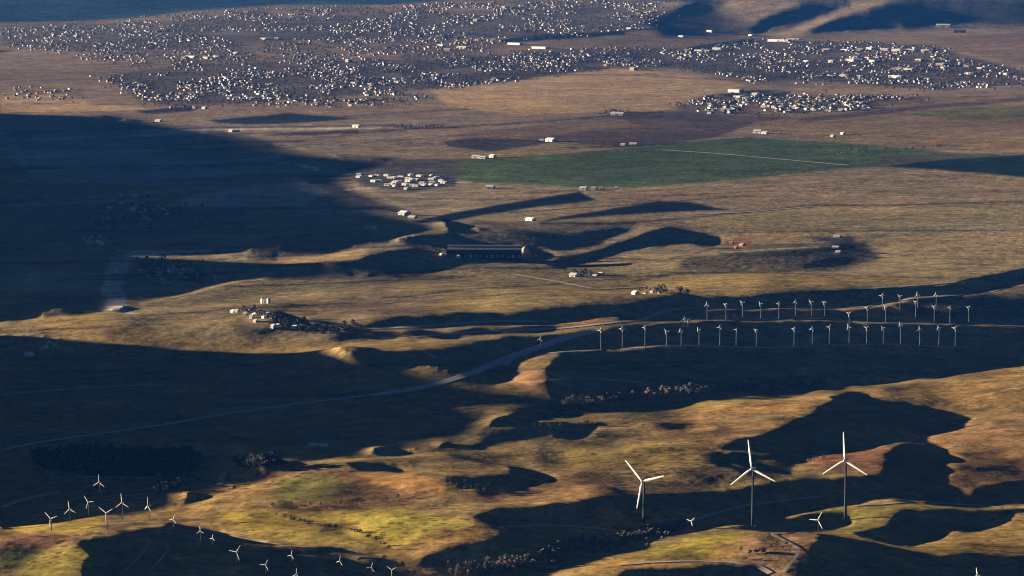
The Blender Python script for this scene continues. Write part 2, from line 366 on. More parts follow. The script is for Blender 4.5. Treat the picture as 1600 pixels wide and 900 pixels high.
# ---------------------------------------------------------------- ground cover colours (by field and slope)
TAN = (.235, .185, .135); GOLD = (.33, .25, .095); YEL = (.30, .26, .07); ORG = (.34, .19, .085); BRN = (.15, .115, .10)
COVER = [
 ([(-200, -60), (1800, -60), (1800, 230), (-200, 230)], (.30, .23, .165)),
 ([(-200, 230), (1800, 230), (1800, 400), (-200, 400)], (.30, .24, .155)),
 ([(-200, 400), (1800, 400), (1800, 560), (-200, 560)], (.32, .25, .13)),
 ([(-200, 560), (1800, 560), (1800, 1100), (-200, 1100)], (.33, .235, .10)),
 # wooded range far off at the top left, haze blue put into its colour
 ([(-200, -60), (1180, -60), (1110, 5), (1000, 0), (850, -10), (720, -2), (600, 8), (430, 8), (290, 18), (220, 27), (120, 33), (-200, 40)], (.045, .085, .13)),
 ([(1403, 0), (1800, 4), (1800, 30), (1600, 37), (1400, 44), (1262, 48), (1316, 27)], (.16, .15, .14)),  # shade painted into the colour of the ridge's dark flank
 ([(1160, 44), (1226, 17), (1330, 5), (1290, 22), (1186, 50)], (.16, .15, .14)),  # same painted shade on the second ridge's flank
 ([(1000, 45), (1120, 20), (1180, 22), (1200, 30), (1150, 52), (1040, 60)], (.19, .155, .12)),
 # valley floor by the towns
 ([(0, 40), (700, 20), (1000, 10), (1060, 40), (900, 60), (600, 60), (200, 75), (0, 70)], (.20, .17, .14)),
 ([(160, 118), (300, 100), (500, 95), (700, 92), (900, 76), (1066, 74), (1066, 105), (900, 112), (800, 126), (700, 137), (533, 150), (300, 165), (220, 160)], (.17, .14, .125)),
 ([(1066, 78), (1200, 62), (1450, 70), (1600, 110), (1600, 132), (1450, 140), (1300, 128), (1180, 128), (1066, 108)], (.17, .14, .125)),
 ([(1060, 160), (1100, 150), (1250, 148), (1440, 150), (1450, 160), (1300, 178), (1180, 184), (1060, 175)], (.22, .17, .13)),
 ([(670, 140), (800, 127), (900, 114), (960, 106), (1066, 116), (1170, 132), (1100, 150), (1040, 172), (800, 180), (700, 165)], (.50, .35, .20)),
 ([(0, 150), (100, 145), (140, 160), (240, 170), (100, 176), (0, 176)], (.50, .35, .19)),
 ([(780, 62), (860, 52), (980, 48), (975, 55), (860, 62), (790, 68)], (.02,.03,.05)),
 ([(850, 40), (900, 32), (960, 36), (950, 50), (800, 56)], (.23, .165, .10)),
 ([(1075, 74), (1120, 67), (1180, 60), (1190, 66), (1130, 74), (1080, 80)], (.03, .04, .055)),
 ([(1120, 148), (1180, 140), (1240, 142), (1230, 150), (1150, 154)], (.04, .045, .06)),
 ([(1466, 60), (1600, 50), (1700, 50), (1700, 100), (1600, 100), (1500, 80)], (.24, .17, .13)),
 ([(1200, 185), (1440, 160), (1600, 145), (1700, 145), (1700, 230), (1600, 243), (1500, 238), (1290, 222), (1180, 205)], (.29, .21, .12)),
 ([(1400, 178), (1500, 168), (1700, 170), (1700, 186), (1500, 186)], (.17, .165, .07)),
 ([(1240, 186), (1440, 165), (1600, 152), (1600, 158), (1440, 172), (1260, 190)], (.13, .10, .095)),
 ([(780, 215), (960, 180), (1066, 173), (1140, 180), (1240, 183), (1180, 192), (1120, 214), (1066, 222), (990, 229), (880, 224), (800, 213)], (.125, .093, .088)),
 ([(700, 212), (850, 194), (960, 182), (1000, 196), (860, 212), (760, 216)], (.215, .155, .11)),
 ([(690, 222), (740, 215), (850, 219), (900, 225), (770, 237), (700, 229)], (.085, .075, .065)),
 ([(640, 238), (760, 238), (870, 222), (990, 229), (985, 232), (870, 241), (770, 248), (700, 250)], (.33, .25, .13)),
 ([(520, 240), (640, 248), (760, 249), (700, 262), (560, 262)], (.12, .10, .09)),
 ([(680, 264), (700, 256), (760, 249), (870, 240), (985, 231), (1090, 222), (1180, 215), (1290, 222), (1420, 232), (1500, 240), (1700, 244), (1700, 277), (1500, 269), (1440, 262), (1330, 262), (1200, 276), (1066, 288), (990, 293), (900, 292), (800, 288), (740, 285), (700, 279)], (.10, .142, .064)),
 ([(1000, 234), (1090, 224), (1180, 217), (1290, 224), (1420, 234), (1330, 256), (1200, 246)], (.135, .165, .072)),
 ([(1340, 262), (1400, 244), (1500, 240), (1540, 242), (1450, 258)], (.12, .11, .065)),
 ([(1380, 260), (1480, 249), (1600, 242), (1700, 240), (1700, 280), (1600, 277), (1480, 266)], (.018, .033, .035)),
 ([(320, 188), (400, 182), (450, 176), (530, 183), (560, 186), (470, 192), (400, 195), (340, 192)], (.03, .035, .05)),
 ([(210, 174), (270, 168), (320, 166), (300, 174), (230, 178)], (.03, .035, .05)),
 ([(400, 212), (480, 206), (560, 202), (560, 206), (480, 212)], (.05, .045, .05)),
 # blue-black parcels with straight sides
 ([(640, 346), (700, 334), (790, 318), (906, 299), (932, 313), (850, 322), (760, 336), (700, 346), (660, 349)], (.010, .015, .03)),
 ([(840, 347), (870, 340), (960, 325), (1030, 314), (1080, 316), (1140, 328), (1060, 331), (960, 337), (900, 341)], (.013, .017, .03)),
 ([(930, 300), (1066, 290), (1330, 264), (1480, 268), (1700, 280), (1700, 318), (1270, 318), (1140, 326), (1080, 313), (940, 312)], (.31, .235, .15)),
 ([(1100, 334), (1300, 324), (1700, 318), (1700, 362), (1200, 362), (1080, 352)], (.30, .245, .135)),
 ([(1060, 365), (1330, 362), (1700, 366), (1700, 420), (1480, 432), (1300, 428), (1130, 405)], (.31, .24, .13)),
 ([(1160, 382), (1330, 378), (1340, 388), (1260, 400), (1130, 402), (1120, 392)], (.115, .12, .06)),
 ([(1132, 376), (1160, 368), (1178, 382), (1168, 392), (1140, 392)], (.27, .15, .09)),
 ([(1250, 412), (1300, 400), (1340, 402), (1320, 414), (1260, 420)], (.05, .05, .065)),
 ([(1256, 370), (1330, 368), (1338, 376), (1300, 388), (1296, 378)], (.09, .08, .085)),
 ([(1000, 430), (1180, 424), (1330, 430), (1480, 434), (1300, 450), (1160, 462), (1000, 468), (900, 462)], (.37, .27, .11)),
 ([(660, 470), (780, 452), (880, 448), (980, 456), (900, 472), (790, 482), (690, 488)], (.38, .28, .11)),
 ([(480, 470), (600, 462), (700, 462), (640, 488), (520, 496)], (.26, .19, .12)),
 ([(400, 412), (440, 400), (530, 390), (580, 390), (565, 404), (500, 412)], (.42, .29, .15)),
 ([(0, 500), (140, 490), (200, 510), (330, 528), (540, 536), (740, 520), (690, 545), (500, 552), (330, 556), (100, 530)], (.33, .235, .10)),
 ([(0, 205), (200, 212), (330, 228), (200, 236), (0, 226)], (.28, .26, .22)),
 ([(0, 262), (200, 268), (330, 280), (100, 276), (0, 272)], (.18, .17, .15)),
 ([(0, 430), (160, 425), (150, 450), (0, 456)], (.35, .32, .26)),
 ([(540, 262), (700, 256), (720, 270), (712, 290), (640, 300), (560, 290)], (.11, .105, .10)),  # ground darkened to paint the shadow around the white sheds
 # dry wash on the left, pale dirt brightened to stand in for sunlight
 ([(206, 394), (250, 391), (330, 392), (300, 398), (230, 402), (204, 412), (196, 440), (199, 470), (203, 489), (190, 490), (168, 484), (163, 455), (168, 420), (178, 402)], (.62, .55, .50)),
 ([(400, 290), (480, 284), (520, 300), (470, 320), (380, 324), (260, 322), (300, 305)], (.50, .48, .42)),  # pale fields from here lighten the big shadow, standing in for faint light
 ([(0, 230), (240, 240), (420, 262), (300, 290), (60, 285)], (.36, .34, .28)),
 ([(60, 300), (250, 320), (420, 345), (200, 372), (0, 360)], (.25, .23, .20)),
 # near hills
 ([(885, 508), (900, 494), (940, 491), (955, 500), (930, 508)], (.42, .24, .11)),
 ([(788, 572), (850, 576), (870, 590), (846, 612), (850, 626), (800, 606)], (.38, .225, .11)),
 ([(1385, 474), (1470, 462), (1600, 444), (1700, 440), (1700, 500), (1430, 495)], (.19, .15, .115)),
 ([(400, 745), (480, 730), (560, 738), (640, 745), (680, 760), (620, 790), (480, 795), (420, 780)], (.28, .17, .085)),
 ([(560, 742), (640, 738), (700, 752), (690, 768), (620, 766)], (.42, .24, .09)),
 ([(430, 752), (520, 742), (560, 760), (520, 785), (430, 785)], (.17, .16, .055)),
 ([(330, 800), (430, 795), (620, 795), (740, 812), (660, 848), (600, 856), (480, 850), (380, 838)], (.40, .30, .075)),
 ([(540, 798), (640, 795), (700, 812), (640, 838), (590, 842)], (.38, .32, .065)),
 ([(600, 858), (740, 815), (790, 830), (690, 864), (640, 880), (560, 868)], (.34, .215, .075)),
 ([(860, 700), (960, 690), (1120, 690), (1100, 720), (940, 735), (860, 735)], (.34, .24, .075)),
 ([(860, 738), (960, 730), (980, 760), (1000, 775), (800, 788), (700, 782)], (.33, .20, .09)),
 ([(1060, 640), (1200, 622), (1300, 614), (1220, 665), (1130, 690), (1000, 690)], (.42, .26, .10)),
 ([(1420, 690), (1520, 660), (1600, 640), (1700, 630), (1700, 750), (1560, 755), (1500, 780), (1470, 740)], (.33, .20, .09)),
 ([(1370, 625), (1500, 590), (1700, 562), (1700, 630), (1520, 655), (1450, 632)], (.32, .21, .075)),
 ([(1250, 730), (1300, 712), (1400, 697), (1430, 720), (1380, 745)], (.36, .18, .09)),
 ([(1060, 630), (1130, 624), (1300, 611), (1200, 625), (1080, 640)], (.30, .27, .075)),
 ([(1020, 850), (1130, 830), (1180, 835), (1170, 868), (1060, 880), (960, 885)], (.31, .25, .055)),
 ([(960, 868), (1100, 872), (1130, 850), (1180, 840), (1140, 876), (1000, 890), (900, 895)], (.38, .24, .08)),
 ([(1160, 838), (1270, 830), (1290, 850), (1230, 900), (1180, 890), (1150, 860)], (.36, .22, .12)),
 ([(1180, 818), (1300, 790), (1500, 786), (1600, 796), (1400, 800), (1330, 840), (1290, 828)], (.30, .25, .07)),
 ([(1400, 856), (1500, 830), (1600, 806), (1700, 800), (1700, 870), (1480, 868)], (.34, .23, .075)),
 ([(0, 824), (60, 806), (165, 803), (150, 826), (60, 838), (0, 838)], (.40, .29, .07)),
 ([(0, 835), (80, 832), (130, 835), (60, 858), (0, 866)], (.30, .16, .10)),
 ([(0, 862), (50, 855), (70, 862), (20, 884), (0, 890)], (.13, .15, .045)),
 ([(0, 905), (50, 872), (130, 842), (150, 900), (60, 960), (0, 960)], (.36, .28, .07)),
 ([(160, 836), (200, 828), (270, 815), (290, 822), (220, 836), (170, 842)], (.40, .22, .13)),
]
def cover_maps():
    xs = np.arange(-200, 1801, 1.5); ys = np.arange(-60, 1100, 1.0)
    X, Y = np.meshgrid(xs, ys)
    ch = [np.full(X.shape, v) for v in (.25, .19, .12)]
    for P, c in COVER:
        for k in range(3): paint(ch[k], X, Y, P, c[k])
    for P, w, c in BELTS:                       # hedges, brush, tree rows and tracks, plus painted shade and lit streaks
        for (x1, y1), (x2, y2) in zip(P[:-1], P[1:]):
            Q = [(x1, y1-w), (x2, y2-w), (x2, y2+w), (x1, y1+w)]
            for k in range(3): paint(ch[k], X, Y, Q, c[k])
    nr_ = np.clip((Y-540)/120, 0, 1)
    for P, c in COVER:                          # dark and green parcels and the shade-painted works ground stay even
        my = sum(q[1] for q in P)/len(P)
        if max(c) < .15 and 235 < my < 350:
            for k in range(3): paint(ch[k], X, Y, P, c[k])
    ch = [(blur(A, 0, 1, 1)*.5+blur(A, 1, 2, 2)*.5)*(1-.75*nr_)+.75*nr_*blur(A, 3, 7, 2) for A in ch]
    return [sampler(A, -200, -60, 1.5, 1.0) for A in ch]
DK = (.035, .035, .04)
BELTS = [
 ([(213, 493), (330, 485), (530, 473), (700, 455), (830, 447), (950, 436), (1066, 428), (1150, 424)], .9, DK),
 ([(0, 521), (100, 514), (213, 508)], .9, DK),  # dark line paints the shadow along the road
 ([(400, 327), (500, 325), (600, 325), (640, 338)], 1.2, DK),
 ([(380, 331), (500, 330), (600, 331)], 1.3, (.5, .42, .36)),
 ([(840, 348), (960, 350), (1066, 342), (1180, 330), (1270, 321), (1420, 320), (1600, 314)], 1.0, DK),
 ([(1066, 363), (1200, 363), (1330, 361), (1600, 360)], .9, DK),
 ([(940, 405), (1040, 408), (1120, 388), (1160, 390)], 1.0, DK),
 ([(980, 440), (1080, 425)], .8, DK),
 ([(1130, 424), (1300, 430), (1480, 434)], .7, (.08, .07, .07)),
 ([(533, 209), (620, 203), (700, 199), (850, 190), (960, 180), (1040, 174)], .9, DK),
 ([(533, 182), (620, 176), (740, 171)], .7, (.07, .06, .06)),
 ([(870, 231), (990, 228), (1066, 224), (1180, 214)], .8, DK),
 ([(690, 222), (780, 214), (900, 226), (985, 229)], .5, DK),
 ([(950, 117), (1040, 120), (1170, 127)], .6, (.10, .08, .07)),
 ([(0, 412), (100, 412), (165, 409)], .8, DK),
 ([(350, 420), (480, 418), (600, 402)], .9, (.10, .09, .09)),
 ([(700, 384), (820, 383)], 1.0, (.30, .28, .30)),
 ([(560, 430), (660, 425), (760, 418), (850, 420), (930, 415)], 1.2, (.06, .055, .055)),
 ([(1010, 697), (1030, 704), (1050, 708)], 1.5, (.02, .02, .02)),
 ([(430, 800), (450, 812), (500, 822), (560, 832), (590, 844), (606, 858)], 1.6, (.03, .028, .02)),
 ([(533, 862), (580, 857), (606, 858)], 1.2, (.03, .028, .02)),
 ([(380, 790), (470, 794), (570, 794), (620, 780), (680, 772)], 1.2, (.05, .035, .03)),
 ([(866, 753), (900, 748), (940, 742)], 1.0, (.05, .04, .03)),
 ([(960, 745), (1080, 690), (1200, 665)], .6, (.2, .13, .06)),
 ([(1480, 630), (1600, 600)], 1.5, (.12, .08, .05)),
 ([(1400, 612), (1470, 594), (1560, 578)], 1.2, (.06, .05, .04)),
 ([(1500, 655), (1560, 648), (1600, 636)], 1.0, (.05, .04, .035)),
 ([(1460, 640), (1520, 622), (1600, 606)], 0.9, (.44, .3, .14)),
 ([(1470, 742), (1600, 715)], 1.0, (.15, .09, .05)),
 ([(1215, 868), (1250, 845), (1262, 838)], 1.2, (.04, .03, .03)),
]
bl = random.Random(77)
def add_belts(n, x0, x1, y0, y1, wlo, whi, cols_):
    for _ in range(n):
        x = bl.uniform(x0, x1); y = bl.uniform(y0, y1); L = bl.uniform(60, 420); s = bl.uniform(-.075, .02); P = []
        for k in range(7): P.append((x+L*k/6, y+s*L*k/6+bl.gauss(0, .6)))
        BELTS.append((P, bl.uniform(wlo, whi), bl.choice(cols_)))
# field edges, ditches and farm tracks, plus painted banding for the big shadow
add_belts(46, -100, 1500, 105, 300, .35, .75, [(.10, .085, .08), (.13, .11, .09), (.40, .32, .24)])
add_belts(40, 200, 1500, 300, 475, .4, .8, [(.07, .06, .055), (.11, .09, .07), (.42, .34, .24)])
add_belts(62, -200, 520, 190, 480, .5, 1.5, [(.06, .06, .06), (.10, .10, .09), (.55, .52, .46), (.42, .40, .35)])  # streaks painting dark bands and lit lines inside the big shadow
add_belts(40, -200, 1400, 560, 690, .5, 1.8, [(.10, .085, .05), (.16, .13, .07), (.40, .33, .18)])
add_belts(34, 700, 1500, 600, 760, .5, 1.3, [(.14, .10, .05), (.20, .14, .07), (.42, .30, .14)])
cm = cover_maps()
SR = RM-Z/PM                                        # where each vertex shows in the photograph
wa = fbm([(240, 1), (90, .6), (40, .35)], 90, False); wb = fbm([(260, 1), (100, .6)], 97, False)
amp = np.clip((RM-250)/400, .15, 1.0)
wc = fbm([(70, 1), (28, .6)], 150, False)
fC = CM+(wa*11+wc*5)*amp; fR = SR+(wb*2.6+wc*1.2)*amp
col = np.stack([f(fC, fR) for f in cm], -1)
edge = np.maximum(sstep(-190, -700, CM), sstep(1740, 2300, CM))[..., None]
nA = fbm([(1800, .6), (700, .5), (260, .4), (110, .3)], 120, False)[..., None]
nB = fbm([(500, .5), (170, .5), (60, .4)], 130, False)[..., None]
col = col*(1+.24*nA)*(1+.16*nB*np.array([1, .6, -.2]))
col = np.clip(col*(1-edge)+edge*np.array([.27, .21, .13])*(1+.24*nA)*(1+.16*nB), .008, .7)

# ---------------------------------------------------------------- materials
def mat(name, color, rough=.85, metal=0.0, noise=0.0, scale=1.0, spec=.25):
    m = bpy.data.materials.new(name); m.use_nodes = True
    nt = m.node_tree; b = nt.nodes["Principled BSDF"]
    b.inputs["Base Color"].default_value = (*color, 1); b.inputs["Roughness"].default_value = rough
    b.inputs["Metallic"].default_value = metal; b.inputs["Specular IOR Level"].default_value = spec
    if noise:
        tc = nt.nodes.new("ShaderNodeTexCoord"); nz = nt.nodes.new("ShaderNodeTexNoise")
        nz.inputs["Scale"].default_value = scale; nz.inputs["Detail"].default_value = 4
        mr = nt.nodes.new("ShaderNodeMapRange"); mr.inputs[3].default_value = 1-noise; mr.inputs[4].default_value = 1+noise
        mx = nt.nodes.new("ShaderNodeVectorMath"); mx.operation = 'SCALE'; mx.inputs[0].default_value = color
        nt.links.new(tc.outputs["Object"], nz.inputs["Vector"]); nt.links.new(nz.outputs[0], mr.inputs[0])
        nt.links.new(mr.outputs[0], mx.inputs["Scale"]); nt.links.new(mx.outputs[0], b.inputs["Base Color"])
    return m
def ground_mat():
    m = bpy.data.materials.new("dry_grass_ground"); m.use_nodes = True
    nt = m.node_tree; N = nt.nodes; L = nt.links; b = N["Principled BSDF"]
    b.inputs["Roughness"].default_value = .95; b.inputs["Specular IOR Level"].default_value = 0.0
    at_ = N.new("ShaderNodeAttribute"); at_.attribute_name = "cover"
    geo = N.new("ShaderNodeNewGeometry")
    cur = at_.outputs["Color"]
    for sc, lo, hi, det in ((1/160, .65, 1.35, 6), (1/38, .42, 1.58, 6), (1/11, .45, 1.55, 4)):
        nz = N.new("ShaderNodeTexNoise"); nz.inputs["Scale"].default_value = sc; nz.inputs["Detail"].default_value = det
        nz.inputs["Roughness"].default_value = .62
        mr = N.new("ShaderNodeMapRange"); mr.inputs[1].default_value = .25; mr.inputs[2].default_value = .75
        mr.inputs[3].default_value = lo; mr.inputs[4].default_value = hi
        vm = N.new("ShaderNodeVectorMath"); vm.operation = 'SCALE'
        L.new(geo.outputs["Position"], nz.inputs["Vector"]); L.new(nz.outputs[0], mr.inputs[0])
        L.new(cur, vm.inputs[0]); L.new(mr.outputs[0], vm.inputs["Scale"]); cur = vm.outputs[0]
    # scattered scrub, thicker in some places than in others
    vo = N.new("ShaderNodeTexVoronoi"); vo.inputs["Scale"].default_value = 1/17
    L.new(geo.outputs["Position"], vo.inputs["Vector"])
    pn = N.new("ShaderNodeTexNoise"); pn.inputs["Scale"].default_value = 1/420; pn.inputs["Detail"].default_value = 4
    L.new(geo.outputs["Position"], pn.inputs["Vector"])
    th = N.new("ShaderNodeMapRange"); th.inputs[1].default_value = .42; th.inputs[2].default_value = .68
    th.inputs[3].default_value = .04; th.inputs[4].default_value = .42
    L.new(pn.outputs[0], th.inputs[0])
    lt = N.new("ShaderNodeMath"); lt.operation = 'LESS_THAN'
    L.new(vo.outputs["Distance"], lt.inputs[0]); L.new(th.outputs[0], lt.inputs[1])
    mx = N.new("ShaderNodeMix"); mx.data_type = 'RGBA'; mx.blend_type = 'MULTIPLY'
    mf = N.new("ShaderNodeMath"); mf.operation = 'MULTIPLY'; mf.inputs[1].default_value = .75
    L.new(lt.outputs[0], mf.inputs[0]); L.new(mf.outputs[0], mx.inputs["Factor"])
    L.new(cur, mx.inputs[6]); mx.inputs[7].default_value = (.30, .30, .28, 1)
    L.new(mx.outputs[2], b.inputs["Base Color"])
    bn = N.new("ShaderNodeTexNoise"); bn.inputs["Scale"].default_value = 1/22; bn.inputs["Detail"].default_value = 5
    bp = N.new("ShaderNodeBump"); bp.inputs["Strength"].default_value = .6; bp.inputs["Distance"].default_value = 2.2
    L.new(geo.outputs["Position"], bn.inputs["Vector"]); L.new(bn.outputs[0], bp.inputs["Height"]); L.new(bp.outputs[0], b.inputs["Normal"])
    return m

# ---------------------------------------------------------------- the ground, one sheet to the horizon
def grid_mesh(name, X, Y, Zz, colr):
    n1, n2 = X.shape
    me = bpy.data.meshes.new(name)
    co = np.stack([X, Y, Zz], -1).reshape(-1, 3).astype(np.float32)
    i = np.arange(n1*n2).reshape(n1, n2)
    q = np.stack([i[1:, :-1], i[1:, 1:], i[:-1, 1:], i[:-1, :-1]], -1).reshape(-1, 4).astype(np.int32)
    me.vertices.add(len(co)); me.vertices.foreach_set("co", co.ravel())
    me.loops.add(q.size); me.loops.foreach_set("vertex_index", q.ravel())
    me.polygons.add(len(q)); me.polygons.foreach_set("loop_start", np.arange(0, q.size, 4, dtype=np.int32))
    me.polygons.foreach_set("use_smooth", np.ones(len(q), bool))
    me.update(calc_edges=True)
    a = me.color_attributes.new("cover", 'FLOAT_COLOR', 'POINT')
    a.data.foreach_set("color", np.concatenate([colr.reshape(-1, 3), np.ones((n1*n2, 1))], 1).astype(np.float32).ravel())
    return me
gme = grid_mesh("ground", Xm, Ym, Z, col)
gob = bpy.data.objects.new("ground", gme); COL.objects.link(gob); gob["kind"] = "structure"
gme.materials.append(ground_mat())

# ---------------------------------------------------------------- the air
def haze():
    x0, x1 = float(Xm.min())-2000, float(Xm.max())+2000
    y0, y1 = -3000.0, float(Ym.max())+3000
    z0, z1 = float(Z.min())-1, max(float(Z.max()), CAMH)+40
    me = bpy.data.meshes.new("haze")
    v = [(x, y, z) for x in (x0, x1) for y in (y0, y1) for z in (z0, z1)]
    me.from_pydata(v, [], [(0, 1, 3, 2), (4, 6, 7, 5), (0, 4, 5, 1), (2, 3, 7, 6), (0, 2, 6, 4), (1, 5, 7, 3)])
    o = bpy.data.objects.new("haze", me); COL.objects.link(o); o["kind"] = "stuff"
    o["label"] = "thin blue haze lying over the whole valley"; o["category"] = "haze"
    m = bpy.data.materials.new("haze"); m.use_nodes = True; nt = m.node_tree
    nt.nodes.remove(nt.nodes["Principled BSDF"])
    pv = nt.nodes.new("ShaderNodeVolumePrincipled")
    pv.inputs["Color"].default_value = (*HAZE_COL, 1); pv.inputs["Density"].default_value = HAZE_DEN
    pv.inputs["Anisotropy"].default_value = 0.0
    nt.links.new(pv.outputs[0], nt.nodes["Material Output"].inputs["Volume"])
    me.materials.append(m)
HAZE_COL = (.05, .28, 1.0); HAZE_DEN = 5.0e-6
haze()

# ---------------------------------------------------------------- object helpers
rng = random.Random(11)
def mesh_obj(name, verts, faces, m, parent=None, smooth=False):
    me = bpy.data.meshes.new(name); me.from_pydata([tuple(v) for v in verts], [], faces)
    ms = m if isinstance(m, (list, tuple)) else [m]
    for q in ms: me.materials.append(q)
    if smooth: me.polygons.foreach_set("use_smooth", [True]*len(me.polygons))
    me.update()
    o = bpy.data.objects.new(name, me); COL.objects.link(o)
    if parent: o.parent = parent
    return o
def empty(name, loc, rz, label, cat, group=None):
    o = bpy.data.objects.new(name, None); COL.objects.link(o); o.location = loc; o.rotation_euler = (0, 0, rz)
    return tag(o, label, cat, group)
def tag(o, label, cat, group=None):
    o["label"] = label; o["category"] = cat
    if group: o["group"] = group
    return o
def copy_tree(o, parent=None):
    c = o.copy(); COL.objects.link(c); c.parent = parent
    for ch in [q for q in bpy.data.objects if q.parent == o and q != c]: copy_tree(ch, c)
    return c
class MB:
    def __init__(s): s.v = []; s.f = []
    def box(s, x0, x1, y0, y1, z0, z1):
        n = len(s.v); s.v += [(x, y, z) for x in (x0, x1) for y in (y0, y1) for z in (z0, z1)]
        s.f += [tuple(n+i for i in q) for q in ((0, 1, 3, 2), (4, 6, 7, 5), (0, 4, 5, 1), (2, 3, 7, 6), (0, 2, 6, 4), (1, 5, 7, 3))]
        return s
    def tube(s, rings, n=10, close=True):
        """rings: list of (centre, axis_u, axis_v) giving an elliptical section"""
        b = len(s.v)
        for c, u, v in rings:
            for k in range(n):
                a = 2*math.pi*k/n
                s.v.append(tuple(Vector(c)+Vector(u)*math.cos(a)+Vector(v)*math.sin(a)))
        for i in range(len(rings)-1):
            for k in range(n):
                s.f.append((b+i*n+k, b+i*n+(k+1) % n, b+(i+1)*n+(k+1) % n, b+(i+1)*n+k))
        if close:
            s.f.append(tuple(b+k for k in range(n))[::-1]); e = b+(len(rings)-1)*n
            s.f.append(tuple(e+k for k in range(n)))
        return s
    def build(s, name, m, parent=None, smooth=False): return mesh_obj(name, s.v, s.f, m, parent, smooth)

# ---------------------------------------------------------------- tracks and roads
M_TRACK = mat("pale_gravel", (.50, .43, .36), noise=.25, scale=.02)
M_ROAD = mat("worn_asphalt", (.55, .54, .53), noise=.2, scale=.02)
def strip(name, px, width, m, lift=.9, wig=0.0):
    pts = []
    for (a, b), (c, d) in zip(px[:-1], px[1:]):
        n = max(1, int(abs(c-a)/5))
        for k in range(n): pts.append((a+(c-a)*k/n, b+(d-b)*k/n))
    pts.append(px[-1])
    P = [at(*p) for p in pts]
    S = [(P[max(0, i-1)]+P[i]*2+P[min(len(P)-1, i+1)])/4 for i in range(len(P))]
    for _ in range(3): S = [(S[max(0, i-1)]+S[i]*2+S[min(len(S)-1, i+1)])/4 for i in range(len(S))]
    Q = [S[0]]
    for p in S[1:]:
        n = max(1, int((p.xy-Q[-1].xy).length/14)); q = Q[-1].copy()
        for k in range(1, n+1): Q.append(q.lerp(p, k/n))
    v = []; f = []
    for i, p in enumerate(Q):
        t = (Q[min(len(Q)-1, i+1)]-Q[max(0, i-1)]).xy
        if t.length < 1e-6: t = Vector((1, 0))
        t.normalize(); nrm = Vector((-t.y, t.x))
        w = width*(1+wig*math.sin(i*.7)*math.sin(i*.23))
        for k in (-1, 0, 1):
            e = p.xy+nrm*w*.5*k
            v.append((e.x, e.y, float(hz(np.array([e.x]), np.array([e.y]))[0])+lift))
        if i: b = 3*i; f += [(b-3, b-2, b+1, b), (b-2, b-1, b+2, b+1)]
    o = mesh_obj(name, v, f, m, None, True); o["kind"] = "structure"; return o
ROADS = [
 ("road", [(575, 618.5), (640, 610), (693, 598), (740, 582), (787, 563), (850, 540), (890, 526), (935, 516)], 21, M_ROAD),
 ("road", [(0, 704), (60, 692), (120, 683), (250, 665), (377, 643), (480, 630), (577, 618)], 12, M_ROAD),
 ("dirt_road", [(786, 580), (790, 567), (802, 558), (850, 553), (882, 550), (940, 547), (995, 544), (1070, 540), (1150, 543), (1220, 544), (1300, 540), (1385, 538), (1450, 541), (1525, 545)], 13, M_TRACK),
 ("dirt_road", [(820, 516), (882, 513), (970, 503), (1002, 501), (1030, 490), (1057, 483), (1140, 483), (1220, 483), (1350, 480), (1385, 473), (1430, 466), (1500, 461), (1545, 457), (1570, 450), (1610, 444)], 17, M_TRACK),
 ("dirt_road", [(1060, 501), (1140, 501), (1220, 500), (1300, 498), (1345, 505), (1437, 507), (1520, 507), (1610, 511)], 13, M_TRACK),
 ("dirt_road", [(1340, 452), (1420, 447), (1480, 442), (1540, 439)], 12, M_TRACK),
 ("dirt_road", [(533, 516), (613, 513), (700, 508), (780, 502), (840, 503)], 17, M_TRACK),
 ("dirt_road", [(640, 528), (690, 523), (746, 519), (822, 515)], 14, M_TRACK),
 ("dirt_track", [(0, 617), (90, 610), (167, 604), (260, 602)], 12, M_TRACK),
 ("dirt_track", [(0, 795), (30, 783), (67, 774), (100, 769)], 12, M_TRACK),
 ("dirt_track", [(344, 762), (340, 756), (350, 740), (354, 732)], 10, M_TRACK),
 ("dirt_track", [(125, 746), (190, 747), (270, 748)], 7, M_TRACK),
 ("dirt_track", [(776, 824), (830, 822), (880, 822), (930, 826), (966, 830)], 9, M_TRACK),
 ("dirt_track", [(1000, 838), (1060, 822), (1100, 808), (1160, 791), (1220, 783), (1290, 776)], 6, M_TRACK),
 ("dirt_track", [(1330, 791), (1366, 789), (1433, 784), (1500, 789), (1560, 793), (1600, 797)], 9, M_TRACK),
 ("dirt_track", [(960, 884), (1020, 879), (1080, 877), (1140, 879), (1185, 885), (1207, 899)], 9, M_TRACK),
 ("dirt_track", [(1218, 899), (1240, 877), (1254, 861), (1225, 845), (1200, 834), (1265, 832)], 5, M_TRACK),
 ("dirt_track", [(185, 899), (212, 880), (228, 858), (240, 836)], 3, M_TRACK),
 ("dirt_track", [(228, 899), (252, 876), (268, 850)], 2.5, M_TRACK),
 ("dirt_track", [(852, 593), (900, 592), (945, 594), (1010, 598)], 9, M_TRACK),
 ("dirt_track", [(660, 548), (676, 556), (688, 564)], 10, M_TRACK),
 ("dirt_road", [(1030, 234), (1120, 240), (1220, 249), (1330, 259)], 13, M_TRACK),
 ("dirt_road", [(400, 330), (500, 328), (600, 330), (640, 335)], 12, M_TRACK),
 ("dirt_road", [(800, 428), (870, 440), (930, 452), (975, 450), (1060, 446)], 12, M_TRACK),
 ("dirt_track", [(460, 868), (520, 872), (600, 868)], 8, M_TRACK),
 ("dirt_track", [(310, 828), (360, 838), (430, 853), (500, 856)], 6, M_TRACK),
 ("dirt_road", [(1066, 336), (1160, 332), (1270, 323)], 13, M_TRACK),
 ("dirt_track", [(0, 463), (60, 456), (130, 455)], 14, M_TRACK),
 ("dirt_road", [(0, 410), (80, 407), (165, 401)], 14, M_TRACK),
]
